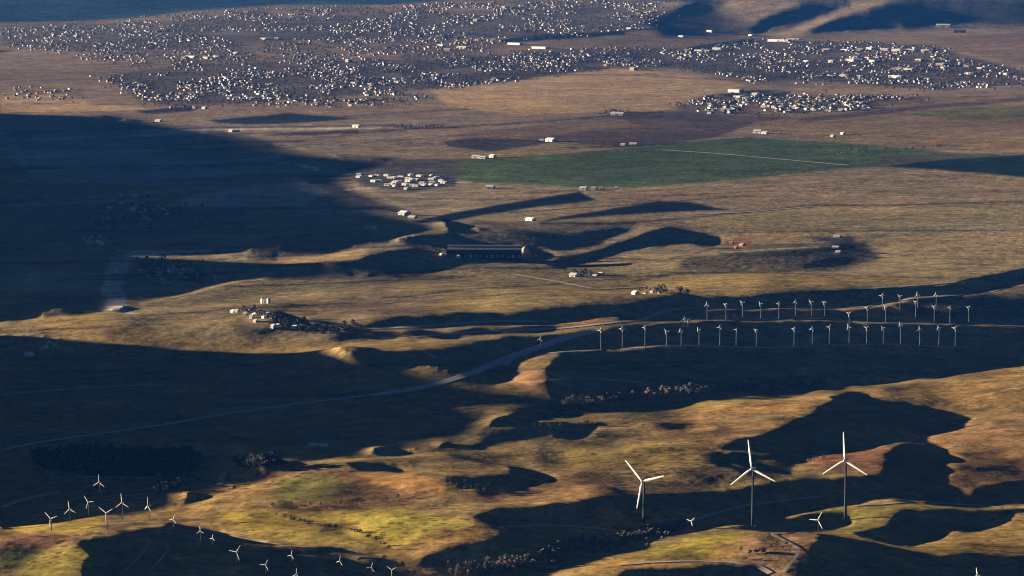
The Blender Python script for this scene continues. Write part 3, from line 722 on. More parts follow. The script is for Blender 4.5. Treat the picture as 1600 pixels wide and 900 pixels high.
for n, px, w, m in ROADS: strip(n, px, w, m)

# ---------------------------------------------------------------- wind turbines
M_WHITE = mat("white_turbine_paint", (.82, .81, .79), rough=.5, noise=.06, scale=.3)
M_TOWER = mat("shade_dark_steel", (.022, .027, .036), rough=.7, noise=.12, scale=.15)  # tower steel darkened to paint the hills' shade onto it
M_MESA = mat("shade_dark_galvanised", (.085, .10, .12), rough=.6, noise=.12, scale=.15)  # mesa towers darkened in colour for the same shade, less strongly
M_PAD = mat("concrete", (.45, .43, .40), noise=.15, scale=.3)
def blade_mb(L, chord, phase):
    """one blade in the rotor plane (local x right, z up; y is the rotor axis, front towards -y)"""
    m = MB(); a = math.radians(phase); d = Vector((math.cos(a), 0, math.sin(a))); p = Vector((-math.sin(a), 0, math.cos(a)))
    rings = []
    for t, c, th, tw in ((0.0, .36, .9, 0), (.07, .42, .8, 8), (.2, 1.0, .26, 14), (.45, .82, .22, 10), (.75, .6, .2, 6), (.95, .38, .2, 3), (1.0, .12, .3, 2)):
        w = math.radians(tw); s = 1 if p.x < 0 else -1
        if abs(p.x) < .2: s = 1
        u = (p*math.cos(w)-Vector((0, 1, 0))*math.sin(w)*(1 if p.z > 0 else -1))*chord*c*.5
        ax = d.cross(u.normalized()).normalized()*chord*c*th*.5
        rings.append((d*L*t, u, ax))
    m.tube(rings, 10)
    return m
def turbine(hub_px, base_row, bladem, chord, phase, yaw, towerr, label, group, name="wind_turbine", nac=1.0):
    hc, hr = hub_px
    b = at(hc, base_row)
    depth = b.y*ct+CAMH*st-b.z*st
    H = (base_row-hr)*depth/F/ct
    t = empty(name, b-Vector((0, 0, .5)), 0, label, "wind turbine", group)
    m = MB(); n = 5
    m.tube([((0, 0, H*k/n), (towerr*(1-.42*k/n), 0, 0), (0, towerr*(1-.42*k/n), 0)) for k in range(n+1)], 14)
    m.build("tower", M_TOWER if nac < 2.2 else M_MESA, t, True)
    if bladem > 20: MB().tube([((0, 0, -1), (towerr*2.4, 0, 0), (0, towerr*2.4, 0)), ((0, 0, .9), (towerr*2.2, 0, 0), (0, towerr*2.2, 0))], 16).build("foundation", M_PAD, t)
    s = bladem/40*nac
    R = Matrix.Rotation(-math.radians(yaw), 3, 'Z')
    def loc(o, off): o.location = R @ Vector(off)+Vector((0, 0, H)); o.rotation_euler = (0, 0, -math.radians(yaw))
    nm = MB(); prof = [(-3.6, 1.2), (-3.2, 1.8), (0, 2.1), (4.5, 1.9), (7.2, 1.3), (7.5, .9)]
    nm.tube([((0, y*s, .2*s), (-r*s, 0, 0), (0, 0, r*s)) for y, r in prof], 8)
    loc(nm.build("nacelle", M_WHITE, t), (0, 0, 1.0*s))
    hm = MB(); hm.tube([((0, y*s, 0), (-r*s, 0, 0), (0, 0, r*s)) for y, r in ((-2.6, .15), (-2.3, .9), (-1.4, 1.6), (0, 1.8), (.7, 1.6))], 12)
    hub = hm.build("hub", M_WHITE, t, True); loc(hub, (0, -4.3*s, 1.0*s))
    for k in range(3):
        blade_mb(bladem, chord, phase+120*k).build("blade", M_WHITE, hub, True)
    return t
BIG = [((1006, 752), 818, 40, 3.9, 137, 38, "tall white turbine farthest left of the three big ones, rotor tilted with one blade down"),
       ((1176, 732), 822, 41, 3.9, 98, 30, "middle of the three tall white turbines, standing over the dark valley"),
       ((1321, 719), 812, 41, 3.9, 93, 30, "tall white turbine farthest right of the three big ones, upright blade against the dark hillside")]
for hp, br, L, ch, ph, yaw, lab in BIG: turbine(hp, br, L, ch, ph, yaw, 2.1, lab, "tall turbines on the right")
CLUST = [((156, 753), 786, 13, 90, 10, "highest turbine of the left cluster, alone against the dark valley"),
 ((139, 784), 808, 12, 130, 5, "small turbine in the left cluster, just left of the centre, below the highest one"),
 ((110, 795), 816, 13, 100, 20, "small turbine second from the left in the left cluster, over the golden knoll"),
 ((81, 810), 829, 14, 140, 5, "leftmost small turbine, standing in front of the golden knoll"),
 ((168, 801), 828, 15, 150, 0, "lowest turbine in the middle of the left cluster with one blade pointing straight down"),
 ((192, 785), 812, 15, 95, 5, "small turbine right of centre in the left cluster, blades in an upright Y"),
 ((233, 790), 812, 14, 92, 62, "small turbine at the right of the left cluster, rotor seen almost edge-on"),
 ((272, 811), 826, 8, 70, 20, "small turbine on the reddish ridge right of the left cluster")]
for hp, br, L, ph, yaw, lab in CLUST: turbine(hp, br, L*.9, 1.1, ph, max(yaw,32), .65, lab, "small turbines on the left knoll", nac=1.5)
LOW = [((314, 829), 846, 8, 95, 30, "pale small turbine at the left end of the bottom row on the shaded slope"),
 ((333, 840), 853, 6, 80, 40, "second small turbine from the left in the bottom row, dim in the shade"),
 ((371, 862), 884, 14, 55, 10, "largest small turbine of the bottom row, below the dark bank"),
 ((416, 882), 902, 10, 62, 20, "low turbine at the bottom edge, right of the largest one in the bottom row"),
 ((456, 867), 884, 8, 75, 40, "small turbine beside the pale track in the bottom row"),
 ((464, 897), 915, 10, 85, 20, "small turbine cut by the bottom edge below the pale track"),
 ((532, 876), 896, 9, 80, 50, "small turbine fourth from the right end of the bottom row, seen nearly edge-on"),
 ((581, 886), 906, 9, 70, 30, "bright small turbine third from the right end of the bottom row"),
 ((613, 890), 912, 10, 150, 10, "rightmost small turbine of the bottom row at the picture's edge")]
for hp, br, L, ph, yaw, lab in LOW: turbine(hp, br, L*.85, .9, ph, max(yaw,32), .6, lab, "small turbines along the bottom edge", nac=1.5)
turbine((1081, 814), 829, 8, 1.5, 45, 35, .5, "small turbine beside the gravel track below the tall ones", "small turbines on the right", nac=1.6)
turbine((1279, 812), 832, 14, 1.6, 62, 35, .6, "small turbine in the dark hollow right of the gravel track", "small turbines on the right", nac=1.3)
turbine((1528, 898), 916, 10, 1.6, 100, 35, .6, "small turbine at the bottom edge in the dark right corner", "small turbines on the right", nac=1.5)
ORD = "first second third fourth fifth sixth seventh eighth ninth tenth eleventh twelfth thirteenth fourteenth fifteenth sixteenth seventeenth eighteenth nineteenth twentieth twenty-first twenty-second twenty-third".split()
FRONT = [(939, 516, .7), (972.5, 514, 1.3), (1008, 512, 1.2), (1042, 518, .8), (1064.5, 517, 1.5), (1092.5, 515, 1.1), (1125, 511, .6), (1150.5, 515, .7), (1182, 516, 1.6), (1241, 514, .6), (1269.5, 514, 1.3), (1296, 511, .6), (1327, 511, .6), (1354.5, 512, .7), (1380.5, 512.5, 1.2), (1407.5, 507.5, .9), (1437.5, 514, .6), (1467.5, 512.5, 1.2), (1493, 512.5, 1.6)]
BACK = [(1105, 476, .8), (1134.5, 476, 1.3), (1160.5, 473, 1.5), (1189, 474.5, 1.0), (1217, 474.5, 1.0), (1243, 472, 1.0), (1268, 472, 1.3), (1289, 473, 1.5), (1327, 490, .5), (1355.5, 481, 1.4), (1384, 480, .7), (1431, 472, 1.0), (1460, 479, 1.4), (1484.5, 480.5, 1.2), (1514, 480.5, 1.1)]
FAR = [(1379, 462.5, 1.1), (1406.5, 463, .9), (1434, 460.5, .8), (1463, 460.5, 1.2)]
def mesa_row(rowpts, base, what, grp):
    for i, (c, r, nb) in enumerate(rowpts):
        turbine((c, r), base(c, r), rng.uniform(5.5, 7.5), .9, rng.uniform(0, 120), rng.uniform(28, 50), .95, "%s small turbine from the left in %s" % (ORD[i], what), grp, nac=2.6+2.0*nb)
mesa_row(FRONT, lambda c, r: float(np.interp(c, [939, 1070, 1220, 1300, 1385, 1500], [548, 541, 545, 541, 539, 545])), "the front row along the mesa edge", "turbines in the front row on the mesa")
mesa_row(BACK, lambda c, r: r+26, "the back row behind the pale mesa track", "turbines in the back row on the mesa")
mesa_row(FAR, lambda c, r: r+22, "the farthest row above the rising track", "turbines in the farthest row")
turbine((844.5, 529.5), 546, 7, 1.3, 80, 20, .5, "lone small turbine left of the paved road, apart from the rows", "turbines apart from the rows", nac=3)
turbine((1069, 499), 512, 7, 1.3, 80, 20, .5, "left one of two close turbines beside the second mesa track", "turbines apart from the rows", nac=2.6)
turbine((1075, 500), 513, 7, 1.3, 30, 20, .5, "right one of two close turbines beside the second mesa track", "turbines apart from the rows", nac=2.8)

# ---------------------------------------------------------------- farm and industrial buildings
WALLS = {"white": mat("white_wall", (.80, .79, .76), noise=.08, scale=.2), "cream": mat("cream_wall", (.68, .60, .46), noise=.1, scale=.2),
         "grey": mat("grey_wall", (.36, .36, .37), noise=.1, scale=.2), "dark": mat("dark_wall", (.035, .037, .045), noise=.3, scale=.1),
         "red": mat("rust_wall", (.30, .19, .15), noise=.2, scale=.2)}
ROOFS = {"white": mat("white_metal_roof", (.78, .78, .78), rough=.5, noise=.07, scale=.2), "grey": mat("grey_roof", (.25, .25, .27), noise=.12, scale=.2),
         "dark": mat("dark_roof", (.06, .062, .075), noise=.2, scale=.1), "tan": mat("tan_roof", (.40, .30, .22), noise=.15, scale=.2),
         "pale": mat("pale_roof", (.58, .56, .54), noise=.1, scale=.2)}
M_GLASS = mat("dark_window_glass", (.03, .035, .045), rough=.15, spec=.5)
M_TANK = mat("white_tank_paint", (.80, .80, .78), rough=.45)
def gable(o_name, L, W, Hh, pitch, wall, roof, parent):
    mb = MB(); r = Hh+W*.5*pitch
    mb.v = [(-L/2, -W/2, -2), (L/2, -W/2, -2), (L/2, W/2, -2), (-L/2, W/2, -2), (-L/2, -W/2, Hh), (L/2, -W/2, Hh), (L/2, W/2, Hh), (-L/2, W/2, Hh), (-L/2, 0, r), (L/2, 0, r)]
    mb.f = [(0, 1, 5, 4), (2, 3, 7, 6), (1, 2, 6, 9, 5), (3, 0, 4, 8, 7)]
    mb.build("wall", wall, parent)
    e = .05*W+.4; t = .35; rb = MB(); h0 = Hh-e*pitch
    for s in (-1, 1):
        n = len(rb.v)
        rb.v += [(-L/2-e, s*(W/2+e), h0), (L/2+e, s*(W/2+e), h0), (L/2+e, 0, r), (-L/2-e, 0, r), (-L/2-e, s*(W/2+e), h0+t), (L/2+e, s*(W/2+e), h0+t), (L/2+e, 0, r+t), (-L/2-e, 0, r+t)]
        rb.f += [tuple(n+i for i in q) for q in ((0, 1, 5, 4), (4, 5, 6, 7), (0, 3, 2, 1), (1, 2, 6, 5), (3, 0, 4, 7))]
    rb.build("roof", roof, parent)
def farm(c, r, wpx, W, Hh, wall, roof, rot, label, cat="barn", group=None, name="barn", pitch=.45):
    p = at(c, r); L = wpx*p.y/F; rot = -abs(rot)-14
    t = empty(name, p, math.radians(rot), label, cat, group)
    gable(name, L, W, Hh*.8, pitch, WALLS[wall], ROOFS[roof], t)
    if L > 14:
        d = MB().box(-L*.12, L*.12, -W/2-.15, -W/2+.1, 0, Hh*.75); d.build("door", ROOFS["grey"], t)
        for k in (-.36, -.24, .24, .36):
            MB().box(L*k-.8, L*k+.8, -W/2-.12, -W/2+.1, Hh*.4, Hh*.75).build("window", M_GLASS, t)
    return t
FARMS = [
 (965, 180, 20, 22, 9, "white", "white", 8, "long white barn beside the brown ploughed field below the towns"),
 (940, 178, 12, 12, 5, "grey", "grey", 4, "low grey shed just left of the long white barn by the brown field"),
 (861, 221, 15, 24, 9, "white", "white", 30, "white gabled barn at the left corner of the brown ploughed field"),
 (846, 220, 6, 12, 5, "white", "white", 5, "small white shed left of the gabled barn by the brown field"),
 (744, 247, 12, 16, 8, "white", "white", -12, "leftmost white barn at the upper left corner of the green field"),
 (755, 248, 10, 15, 7, "white", "white", 14, "middle white barn at the upper left corner of the green field"),
 (770, 246, 9, 16, 8, "white", "white", 30, "rightmost white barn at the upper left corner of the green field"),
 (1184, 208, 12, 20, 10, "white", "white", 12, "tall white farm building above the far edge of the green field"),
 (1195, 209, 9, 14, 6, "white", "white", 25, "smaller white farm building right of the tall one above the green field"),
 (1215, 210, 8, 14, 5, "grey", "tan", 5, "dull farm shed right of the white pair above the green field"),
 (766, 295, 12, 22, 8, "white", "white", 5, "lone white building below the left part of the green field"),
 (912, 297, 10, 18, 8, "white", "white", 10, "white barn at the right tip of the dark parcel below the green field"),
 (929, 296, 8, 15, 6, "red", "tan", 15, "rust-coloured barn right of the white one at the tip of the dark parcel"),
 (940, 295, 6, 12, 5, "cream", "tan", 5, "small cream shed at the end of the farm row under the green field"),
 (963, 295, 5, 10, 5, "white", "white", 5, "tiny white shed east of the farm row under the green field"),
 (632, 336, 14, 24, 8, "white", "white", -32, "bright white shed at the left end of the long dark parcel"),
 (645, 341, 14, 14, 5, "grey", "pale", -32, "dull grey shed trailing behind the bright one at the long dark parcel"),
 (829, 345, 16, 14, 7, "white", "white", -35, "narrow white shed lying slantwise left of the wedge-shaped dark parcel"),
 (580, 358, 16, 18, 6, "white", "pale", 10, "pale shed in the shade left of the long dark parcel"),
 (557, 199, 12, 16, 8, "white", "white", 25, "white farmhouse beside the dark hedge line in the middle distance"),
 (362, 206, 7, 16, 7, "white", "white", 25, "left one of two white farm buildings above the shadow's edge"),
 (371, 206, 6, 14, 6, "cream", "white", 5, "right one of two pale farm buildings above the shadow's edge"),
 (248, 190, 9, 18, 6, "white", "white", 20, "white shed beside the dark strip near the left shadow's edge"),
 (974, 227, 7, 12, 5, "cream", "pale", 15, "pale shed at the upper corner of the green field, left of its pair"),
 (990, 226, 12, 14, 5, "grey", "pale", -10, "grey shed at the upper corner of the green field, right of its pair"),
 (897, 432, 11, 16, 6, "white", "white", 20, "leftmost white house in the hamlet beside the central track"),
 (909, 432, 5, 10, 5, "grey", "grey", 5, "small dark house second from left in the central hamlet"),
 (923, 430, 6, 13, 6, "white", "white", 35, "white house in the middle of the central hamlet"),
 (930, 433, 6, 11, 5, "white", "white", 15, "white house fourth from left in the central hamlet"),
 (939, 430, 6, 13, 5, "white", "white", 30, "rightmost white house of the central hamlet"),
 (993, 460, 8, 13, 6, "white", "white", 35, "white house at the left of the settlement above the mesa"),
 (1008, 459, 5, 10, 4, "white", "grey", 15, "second house from left in the settlement above the mesa"),
 (1020, 457, 5, 10, 4, "cream", "grey", 30, "third house from left in the settlement above the mesa"),
 (1030, 459, 4, 9, 4, "white", "tan", 10, "rightmost house of the settlement above the mesa"),
 (46, 557, 10, 16, 6, "white", "white", 10, "lone white shed in the shade on the far left, below the golden strip"),
 (498, 698, 30, 9, 4, "white", "white", 5, "lone white house in the deep shade of the lower valley"),
 (30, 285, 18, 16, 5, "grey", "pale", 8, "long pale shed in the big shadow near the left edge"),
 (52, 280, 9, 12, 5, "grey", "pale", 18, "short pale shed beside the long one in the big shadow"),
 (470, 261, 16, 22, 6, "white", "pale", -10, "left one of two pale sheds in the big shadow"),
 (488, 265, 16, 20, 6, "white", "pale", 8, "right one of two pale sheds in the big shadow"),
 (1474, 42, 22, 30, 14, "white", "white", -6, "white building alone at the foot of the far hills"),
 (1500, 51, 16, 40, 10, "dark", "dark", 5, "dark building at the foot of the far hills"),
 (1301, 214, 5, 14, 6, "cream", "white", 20, "left pale house in the yellowish field right of the green field"),
 (1317, 210, 6, 14, 6, "cream", "white", 35, "right pale house in the yellowish field right of the green field"),
 (1308, 371, 10, 14, 4, "grey", "pale", 10, "long pale shed in the dark paddock right of the red patch"),
 (1306, 388, 9, 14, 4, "cream", "white", -5, "second pale shed below the first in the dark paddock"),
 (1310, 395, 7, 12, 4, "grey", "pale", 10, "lowest pale shed in the paddock right of the red patch"),
 (1143, 381, 6, 12, 5, "red", "tan", 10, "small rusty barn on the red patch of bare soil"),
 (1160, 384, 7, 12, 5, "red", "tan", 30, "rusty barn at the right of the red patch of bare soil"),
 (1150, 388, 4, 10, 4, "red", "tan", 20, "smallest rusty shed at the foot of the red patch"),
]
for (c, r, wp, W, Hh, wa_, ro, rot, lab) in FARMS: farm(c, r, wp, W, Hh, wa_, ro, rot, lab, "building", None, "farm_building")
VILL = [(384, 493), (388, 489), (394, 497), (399, 493), (404, 489), (409, 493), (413, 497), (418, 492), (400, 503), (425, 497), (371, 488), (365, 488), (428, 512), (435, 511), (462, 513), (470, 512), (488, 510), (505, 513), (520, 513), (530, 516), (538, 517)]
for i, (c, r) in enumerate(VILL):
    farm(c, r, rng.uniform(3.5, 7), rng.uniform(8, 12), rng.uniform(4, 6), rng.choice(["white", "white", "cream"]), rng.choice(["white", "pale", "white"]), rng.uniform(-25, 50), "small white house among dark trees in the hamlet below the two round tanks", "house", "houses of the hamlet by the tanks", "hamlet_house")
for (c, r, lab) in ((410.5, 474, "left one of two round white tanks above the hamlet"), (420, 474, "right one of two round white tanks above the hamlet")):
    p = at(c, r); t = empty("storage_tank", p, 0, lab, "tank", "round white tanks")
    MB().tube([((0, 0, -1), (4, 0, 0), (0, 4, 0)), ((0, 0, 9), (4, 0, 0), (0, 4, 0))], 20).build("shell", M_TANK, t, False)
    MB().tube([((0, 0, 9.0), (4.15, 0, 0), (0, 4.15, 0)), ((0, 0, 10.2), (2.2, 0, 0), (0, 2.2, 0)), ((0, 0, 10.7), (.3, 0, 0), (0, .3, 0))], 20).build("roof", M_TANK, t, False)
# shade-side hamlets on the left
for (cx, cy, sx, sy, n, lab, grp) in ((148, 380, 24, 9, 12, "pale house of the small cluster in the big shadow left of the dry wash", "houses in the big shadow"),
                                   (215, 328, 55, 22, 26, "pale house scattered in the big shadow above the dry wash", "scattered houses in the big shadow"),
                                   (265, 428, 50, 16, 34, "small house in the dim settlement right of the dry wash", "houses right of the dry wash"),
                                   (60, 545, 30, 12, 6, "tiny house in the shade around the lone shed on the far left", "houses by the lone shed")):
    for i in range(n):
        c = rng.gauss(cx, sx*.5); r = rng.gauss(cy, sy*.5)
        farm(c, r, rng.uniform(3, 6), rng.uniform(8, 12), rng.uniform(3.5, 5.5), rng.choice(["white", "cream", "grey"]), rng.choice(["pale", "white", "grey", "grey"]), rng.uniform(-40, 50), lab, "house", grp, "house")
# long dark works in the middle, with the pale dome at its right end
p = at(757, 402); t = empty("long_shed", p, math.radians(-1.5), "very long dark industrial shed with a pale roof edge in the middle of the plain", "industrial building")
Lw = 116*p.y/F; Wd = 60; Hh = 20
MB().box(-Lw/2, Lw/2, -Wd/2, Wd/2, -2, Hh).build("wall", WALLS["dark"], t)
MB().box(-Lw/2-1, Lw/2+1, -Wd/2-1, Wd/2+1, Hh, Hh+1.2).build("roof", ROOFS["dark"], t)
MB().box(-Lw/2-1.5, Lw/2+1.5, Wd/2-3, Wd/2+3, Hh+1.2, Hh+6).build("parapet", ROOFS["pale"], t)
for k in range(14):
    x = -Lw/2+Lw*(k+.5)/14
    MB().box(x-3.2, x+3.2, -Wd/2-.4, -Wd/2+.3, 1, 9).build("bay_door", ROOFS["grey"] if k % 4 else ROOFS["pale"], t)
p = at(821, 401); dm = MB()
dm.tube([((0, 0, 26*math.sin(a)), (13.5*math.cos(a)+.01, 0, 0), (0, 13.5*math.cos(a)+.01, 0)) for a in [math.pi/2*k/7 for k in range(8)]], 20)
o = dm.build("storage_dome", mat("tan_dome", (.42, .38, .30), noise=.35, scale=.15), None, True); o.location = p-Vector((0, 0, 1)); tag(o, "tan rounded storage dome at the right end of the long dark shed", "dome")
for (c, r, wp, lab) in ((733, 401, 4, "small white house at the foot of the long dark shed's left part"), (716, 403, 4, "white hut below the left end of the long dark shed"), (690, 400, 4, "white hut left of the long dark shed"), (728, 396, 3, "narrow pale hut against the front of the long dark shed")):
    farm(c, r, wp, 8, 6, "white", "white", 30, lab, "hut", None, "hut")
# the white works at the edge of the big shadow
WHITE = [(x+dx+rng.uniform(-9, 9), y+dy+rng.uniform(-2.5, 2.5), w*rng.uniform(.35, .9)) for x, y, w in [(575, 277, 16), (600, 276, 20), (590, 283, 14), (612, 279, 18), (628, 277, 16), (640, 281, 20), (618, 285, 14), (606, 289, 18), (632, 288, 16), (648, 276, 14), (655, 285, 20), (664, 280, 16), (676, 283, 18), (642, 291, 14), (662, 290, 16), (680, 290, 14), (692, 286, 14), (622, 292, 10), (672, 276, 14), (690, 280, 10), (560, 275, 14)] for dx, dy in ((-5, -1), (6, 1.5))]
for i, (c, r, wp) in enumerate(WHITE):
    farm(c, r, wp*rng.uniform(.6, 1.0), rng.uniform(12, 20), rng.uniform(4, 6.5), "white", "white", rng.uniform(5, 30), "low white shed of the bright works at the tip of the big shadow", "shed", "white sheds of the works at the shadow's tip", "white_shed", .25)

# ---------------------------------------------------------------- towns: houses and trees
def poly_sample(P, n, rnd, soft=0.0):
    xs = [q[0] for q in P]; ys = [q[1] for q in P]; out = []
    while len(out) < n:
        x = rnd.uniform(min(xs), max(xs)); y = rnd.uniform(min(ys), max(ys))
        if inpoly(np.array([[x]]), np.array([[y]]), P)[0, 0]: out.append((x+rnd.gauss(0, 1)*soft*5, y+rnd.gauss(0, 1)*soft))
    return out
TOWN = [ # outline, houses, trees, clumpiness scale
 ([(0, 46), (200, 34), (290, 22), (500, 14), (640, 14), (760, 6), (1000, 0), (1040, 40), (940, 52), (860, 60), (600, 66), (400, 74), (160, 80), (0, 76)], 2600, 5600),
 ([(60, 78), (300, 70), (560, 66), (800, 62), (700, 92), (520, 100), (360, 104), (200, 108)], 900, 1900),
 ([(510, 100), (640, 92), (700, 92), (900, 78), (1066, 76), (1066, 103), (980, 106), (900, 112), (800, 125), (700, 136), (560, 136), (500, 120)], 1700, 4400),
 ([(160, 122), (300, 112), (500, 108), (560, 136), (660, 152), (640, 164), (400, 164), (250, 166), (220, 152)], 1200, 1700),
 ([(1066, 76), (1200, 62), (1290, 64), (1460, 76), (1530, 100), (1600, 116), (1600, 132), (1460, 140), (1330, 130), (1180, 128), (1066, 108)], 1600, 3600),
 ([(1050, 168), (1110, 152), (1250, 150), (1330, 150), (1440, 154), (1440, 160), (1300, 176), (1190, 184), (1090, 176)], 640, 420),
 ([(290, 18), (600, 8), (1050, -4), (1050, 12), (700, 18), (300, 28)], 420, 900),
 ([(0, 135), (90, 138), (130, 152), (60, 160), (0, 158)], 40, 30),
]
def house_arrays(p, rnd, big=1.0):
    L = rnd.uniform(11, 20)*big; W = rnd.uniform(9, 13)*big; Hh = rnd.uniform(3.5, 6.5); pr = .5*W*.45
    a = rnd.choice([0, 90])+rnd.gauss(-36, 14); a = math.radians(a); c, s = math.cos(a), math.sin(a)
    e = .6
    v = [(-L/2, -W/2, -2), (L/2, -W/2, -2), (L/2, W/2, -2), (-L/2, W/2, -2), (-L/2, -W/2, Hh), (L/2, -W/2, Hh), (L/2, W/2, Hh), (-L/2, W/2, Hh), (-L/2, 0, Hh+pr), (L/2, 0, Hh+pr),
         (-L/2-e, -W/2-e, Hh-.3), (L/2+e, -W/2-e, Hh-.3), (L/2+e, 0, Hh+pr+.3), (-L/2-e, 0, Hh+pr+.3), (-L/2-e, W/2+e, Hh-.3), (L/2+e, W/2+e, Hh-.3)]
    f = [(0, 1, 5, 4), (2, 3, 7, 6), (1, 2, 6, 9, 5), (3, 0, 4, 8, 7), (10, 11, 12, 13), (13, 12, 15, 14)]
    return [(x*c-y*s, x*s+y*c, z) for x, y, z in v], f
M_HW = [mat("house_wall_white", (.76, .74, .72)), mat("house_wall_cream", (.42, .35, .30)), mat("house_wall_grey", (.22, .21, .22))]
M_HR = [mat("house_roof_grey", (.20, .19, .20)), mat("house_roof_brown", (.22, .15, .12)), mat("house_roof_pale", (.48, .45, .43))]
M_CROWN = [mat("bare_tree_crown", (.05, .044, .05), noise=.4, scale=.25), mat("evergreen_crown", (.022, .030, .028), noise=.4, scale=.25)]
M_BARK = mat("bark", (.10, .08, .065), noise=.3, scale=1)
M_PALE = mat("leafless_pale_crown", (.15, .13, .115), noise=.5, scale=.35)
def tree_variant(rnd, h, w):
    """trunk with a crown of many small leaf clumps; returns verts, faces, material index per face"""
    v = []; f = []; mi = []
    for k in range(5): a = 2*math.pi*k/5; v.append((.35*math.cos(a), .35*math.sin(a), -1))
    for k in range(5): a = 2*math.pi*k/5; v.append((.16*math.cos(a), .16*math.sin(a), h*.5))
    for k in range(5): f.append((k, (k+1) % 5, 5+(k+1) % 5, 5+k)); mi.append(1)
    for q in range(26):
        a = rnd.uniform(0, 6.283); rr = w*.5*math.sqrt(rnd.random()); z = h*(.28+.72*rnd.random())
        sh = math.sin(math.pi*min(1, max(.08, (z/h-.2)/.85)))**.6
        cx, cy = rr*sh*math.cos(a), rr*sh*math.sin(a); s = w*rnd.uniform(.09, .19); b = len(v)
        for (dx, dy, dz) in ((1, 0, 0), (-1, 0, 0), (0, 1, 0), (0, -1, 0), (0, 0, 1), (0, 0, -1)):
            j = rnd.uniform(.6, 1.3)*s; v.append((cx+dx*j+rnd.uniform(-.3, .3)*s, cy+dy*j+rnd.uniform(-.3, .3)*s, z+dz*j*.8))
        for t3 in ((0, 2, 4), (2, 1, 4), (1, 3, 4), (3, 0, 4), (2, 0, 5), (1, 2, 5), (3, 1, 5), (0, 3, 5)): f.append(tuple(b+i for i in t3)); mi.append(0)
    return v, f, mi
def merged(name, parts, mats):
    """parts: list of (verts array, faces, material indices, location)"""
    V = []; Fl = []; Ls = []; MI = []; n = 0; ls = 0
    for v, f, mi, loc in parts:
        V.append(np.asarray(v, np.float32)+np.array(loc, np.float32))
        for q in f: Fl.extend([i+n for i in q]); Ls.append(ls); ls += len(q)
        MI.extend(mi); n += len(v)
    me = bpy.data.meshes.new(name); V = np.concatenate(V)
    me.vertices.add(n); me.vertices.foreach_set("co", V.ravel())
    me.loops.add(ls); me.loops.foreach_set("vertex_index", np.array(Fl, np.int32))
    me.polygons.add(len(Ls)); me.polygons.foreach_set("loop_start", np.array(Ls, np.int32))
    for m in mats: me.materials.append(m)
    me.polygons.foreach_set("material_index", np.array(MI, np.int32)); me.update(calc_edges=True)
    o = bpy.data.objects.new(name, me); COL.objects.link(o); return o
def put_trees(pts, crown, label, grp, stuff_label, stuff_name, n_ind, rnd, sz=(7, 12)):
    """pts: world points, nearest first; the first n_ind become trees of their own"""
    var = [tree_variant(rnd, 10, 9) for _ in range(7)]
    mes = []
    for v, f, mi in var:
        me = bpy.data.meshes.new("tree"); me.from_pydata(v, [], f); me.materials.append(crown); me.materials.append(M_BARK)
        me.polygons.foreach_set("material_index", mi); me.update(); mes.append(me)
    rest = []
    for i, p in enumerate(pts):
        s = rnd.uniform(*sz)/10; k = rnd.randrange(7)
        if i < n_ind:
            o = bpy.data.objects.new("tree", mes[k]); COL.objects.link(o); o.location = p; o.scale = (s*rnd.uniform(.9, 1.3), s*rnd.uniform(.9, 1.3), s); o.rotation_euler = (0, 0, rnd.uniform(0, 6.28)); tag(o, label, "tree", grp)
        else:
            v, f, mi = var[k]; rest.append((np.array(v)*s*np.array([1.15, 1.15, 1]), f, mi, p))
    if rest:
        o = merged(stuff_name, rest, [crown, M_BARK]); o["kind"] = "stuff"; tag(o, stuff_label, "trees")
hs_pts, tr_pts = [], []
for P, nh, nt_ in TOWN:
    for x, y in poly_sample(P, nh, rng, 2.2):
        if vnoise(np.array([x/42.]), np.array([y/9.]), 7)[0] > -.16+.1*rng.random(): hs_pts.append((x, y))
    for x, y in poly_sample(P, nt_, rng, 3.0):
        if vnoise(np.array([x/36.]), np.array([y/8.]), 9)[0] > -.20+.12*rng.random(): tr_pts.append((x, y))
hw = [at(*q) for q in hs_pts]; hw.sort(key=lambda p: p.y)
restp = []
hmes = []
for k in range(9):
    v, f = house_arrays(None, rng); me = bpy.data.meshes.new("house"); me.from_pydata(v, [], f)
    me.materials.append(M_HW[k % 3 if rng.random() < .5 else 0]); me.materials.append(M_HR[(k*2) % 3]); me.polygons.foreach_set("material_index", [0]*4+[1]*2); me.update(); hmes.append(me)
for i, p in enumerate(hw):
    if i < 190:
        o = bpy.data.objects.new("town_house", hmes[rng.randrange(9)]); COL.objects.link(o); o.location = p; s = rng.uniform(.85, 1.25); o.scale = (s, s, s); o.rotation_euler = (0, 0, rng.gauss(0, .25)); tag(o, "small pale gabled house in the near part of the towns across the plain", "house", "houses of the near town")
    else:
        v, f = house_arrays(p, rng, .85); wi = rng.choice([0, 0, 1, 1, 1, 2, 2]); ri = 3+rng.choice([0, 0, 1, 1, 2]); restp.append((v, f, [wi]*4+[ri]*2, p))
o = merged("distant_houses", restp, M_HW+M_HR); o["kind"] = "stuff"; tag(o, "thousands of distant pale houses of the towns beyond the nearest ones", "houses")
tw = [at(*q) for q in tr_pts]; tw.sort(key=lambda p: p.y)
put_trees(tw, M_CROWN[0], "dark bare tree among the houses in the near part of the towns", "trees of the near town", "dark bare trees among the distant houses of the towns", "distant_trees", 40, random.Random(5), (6, 12))
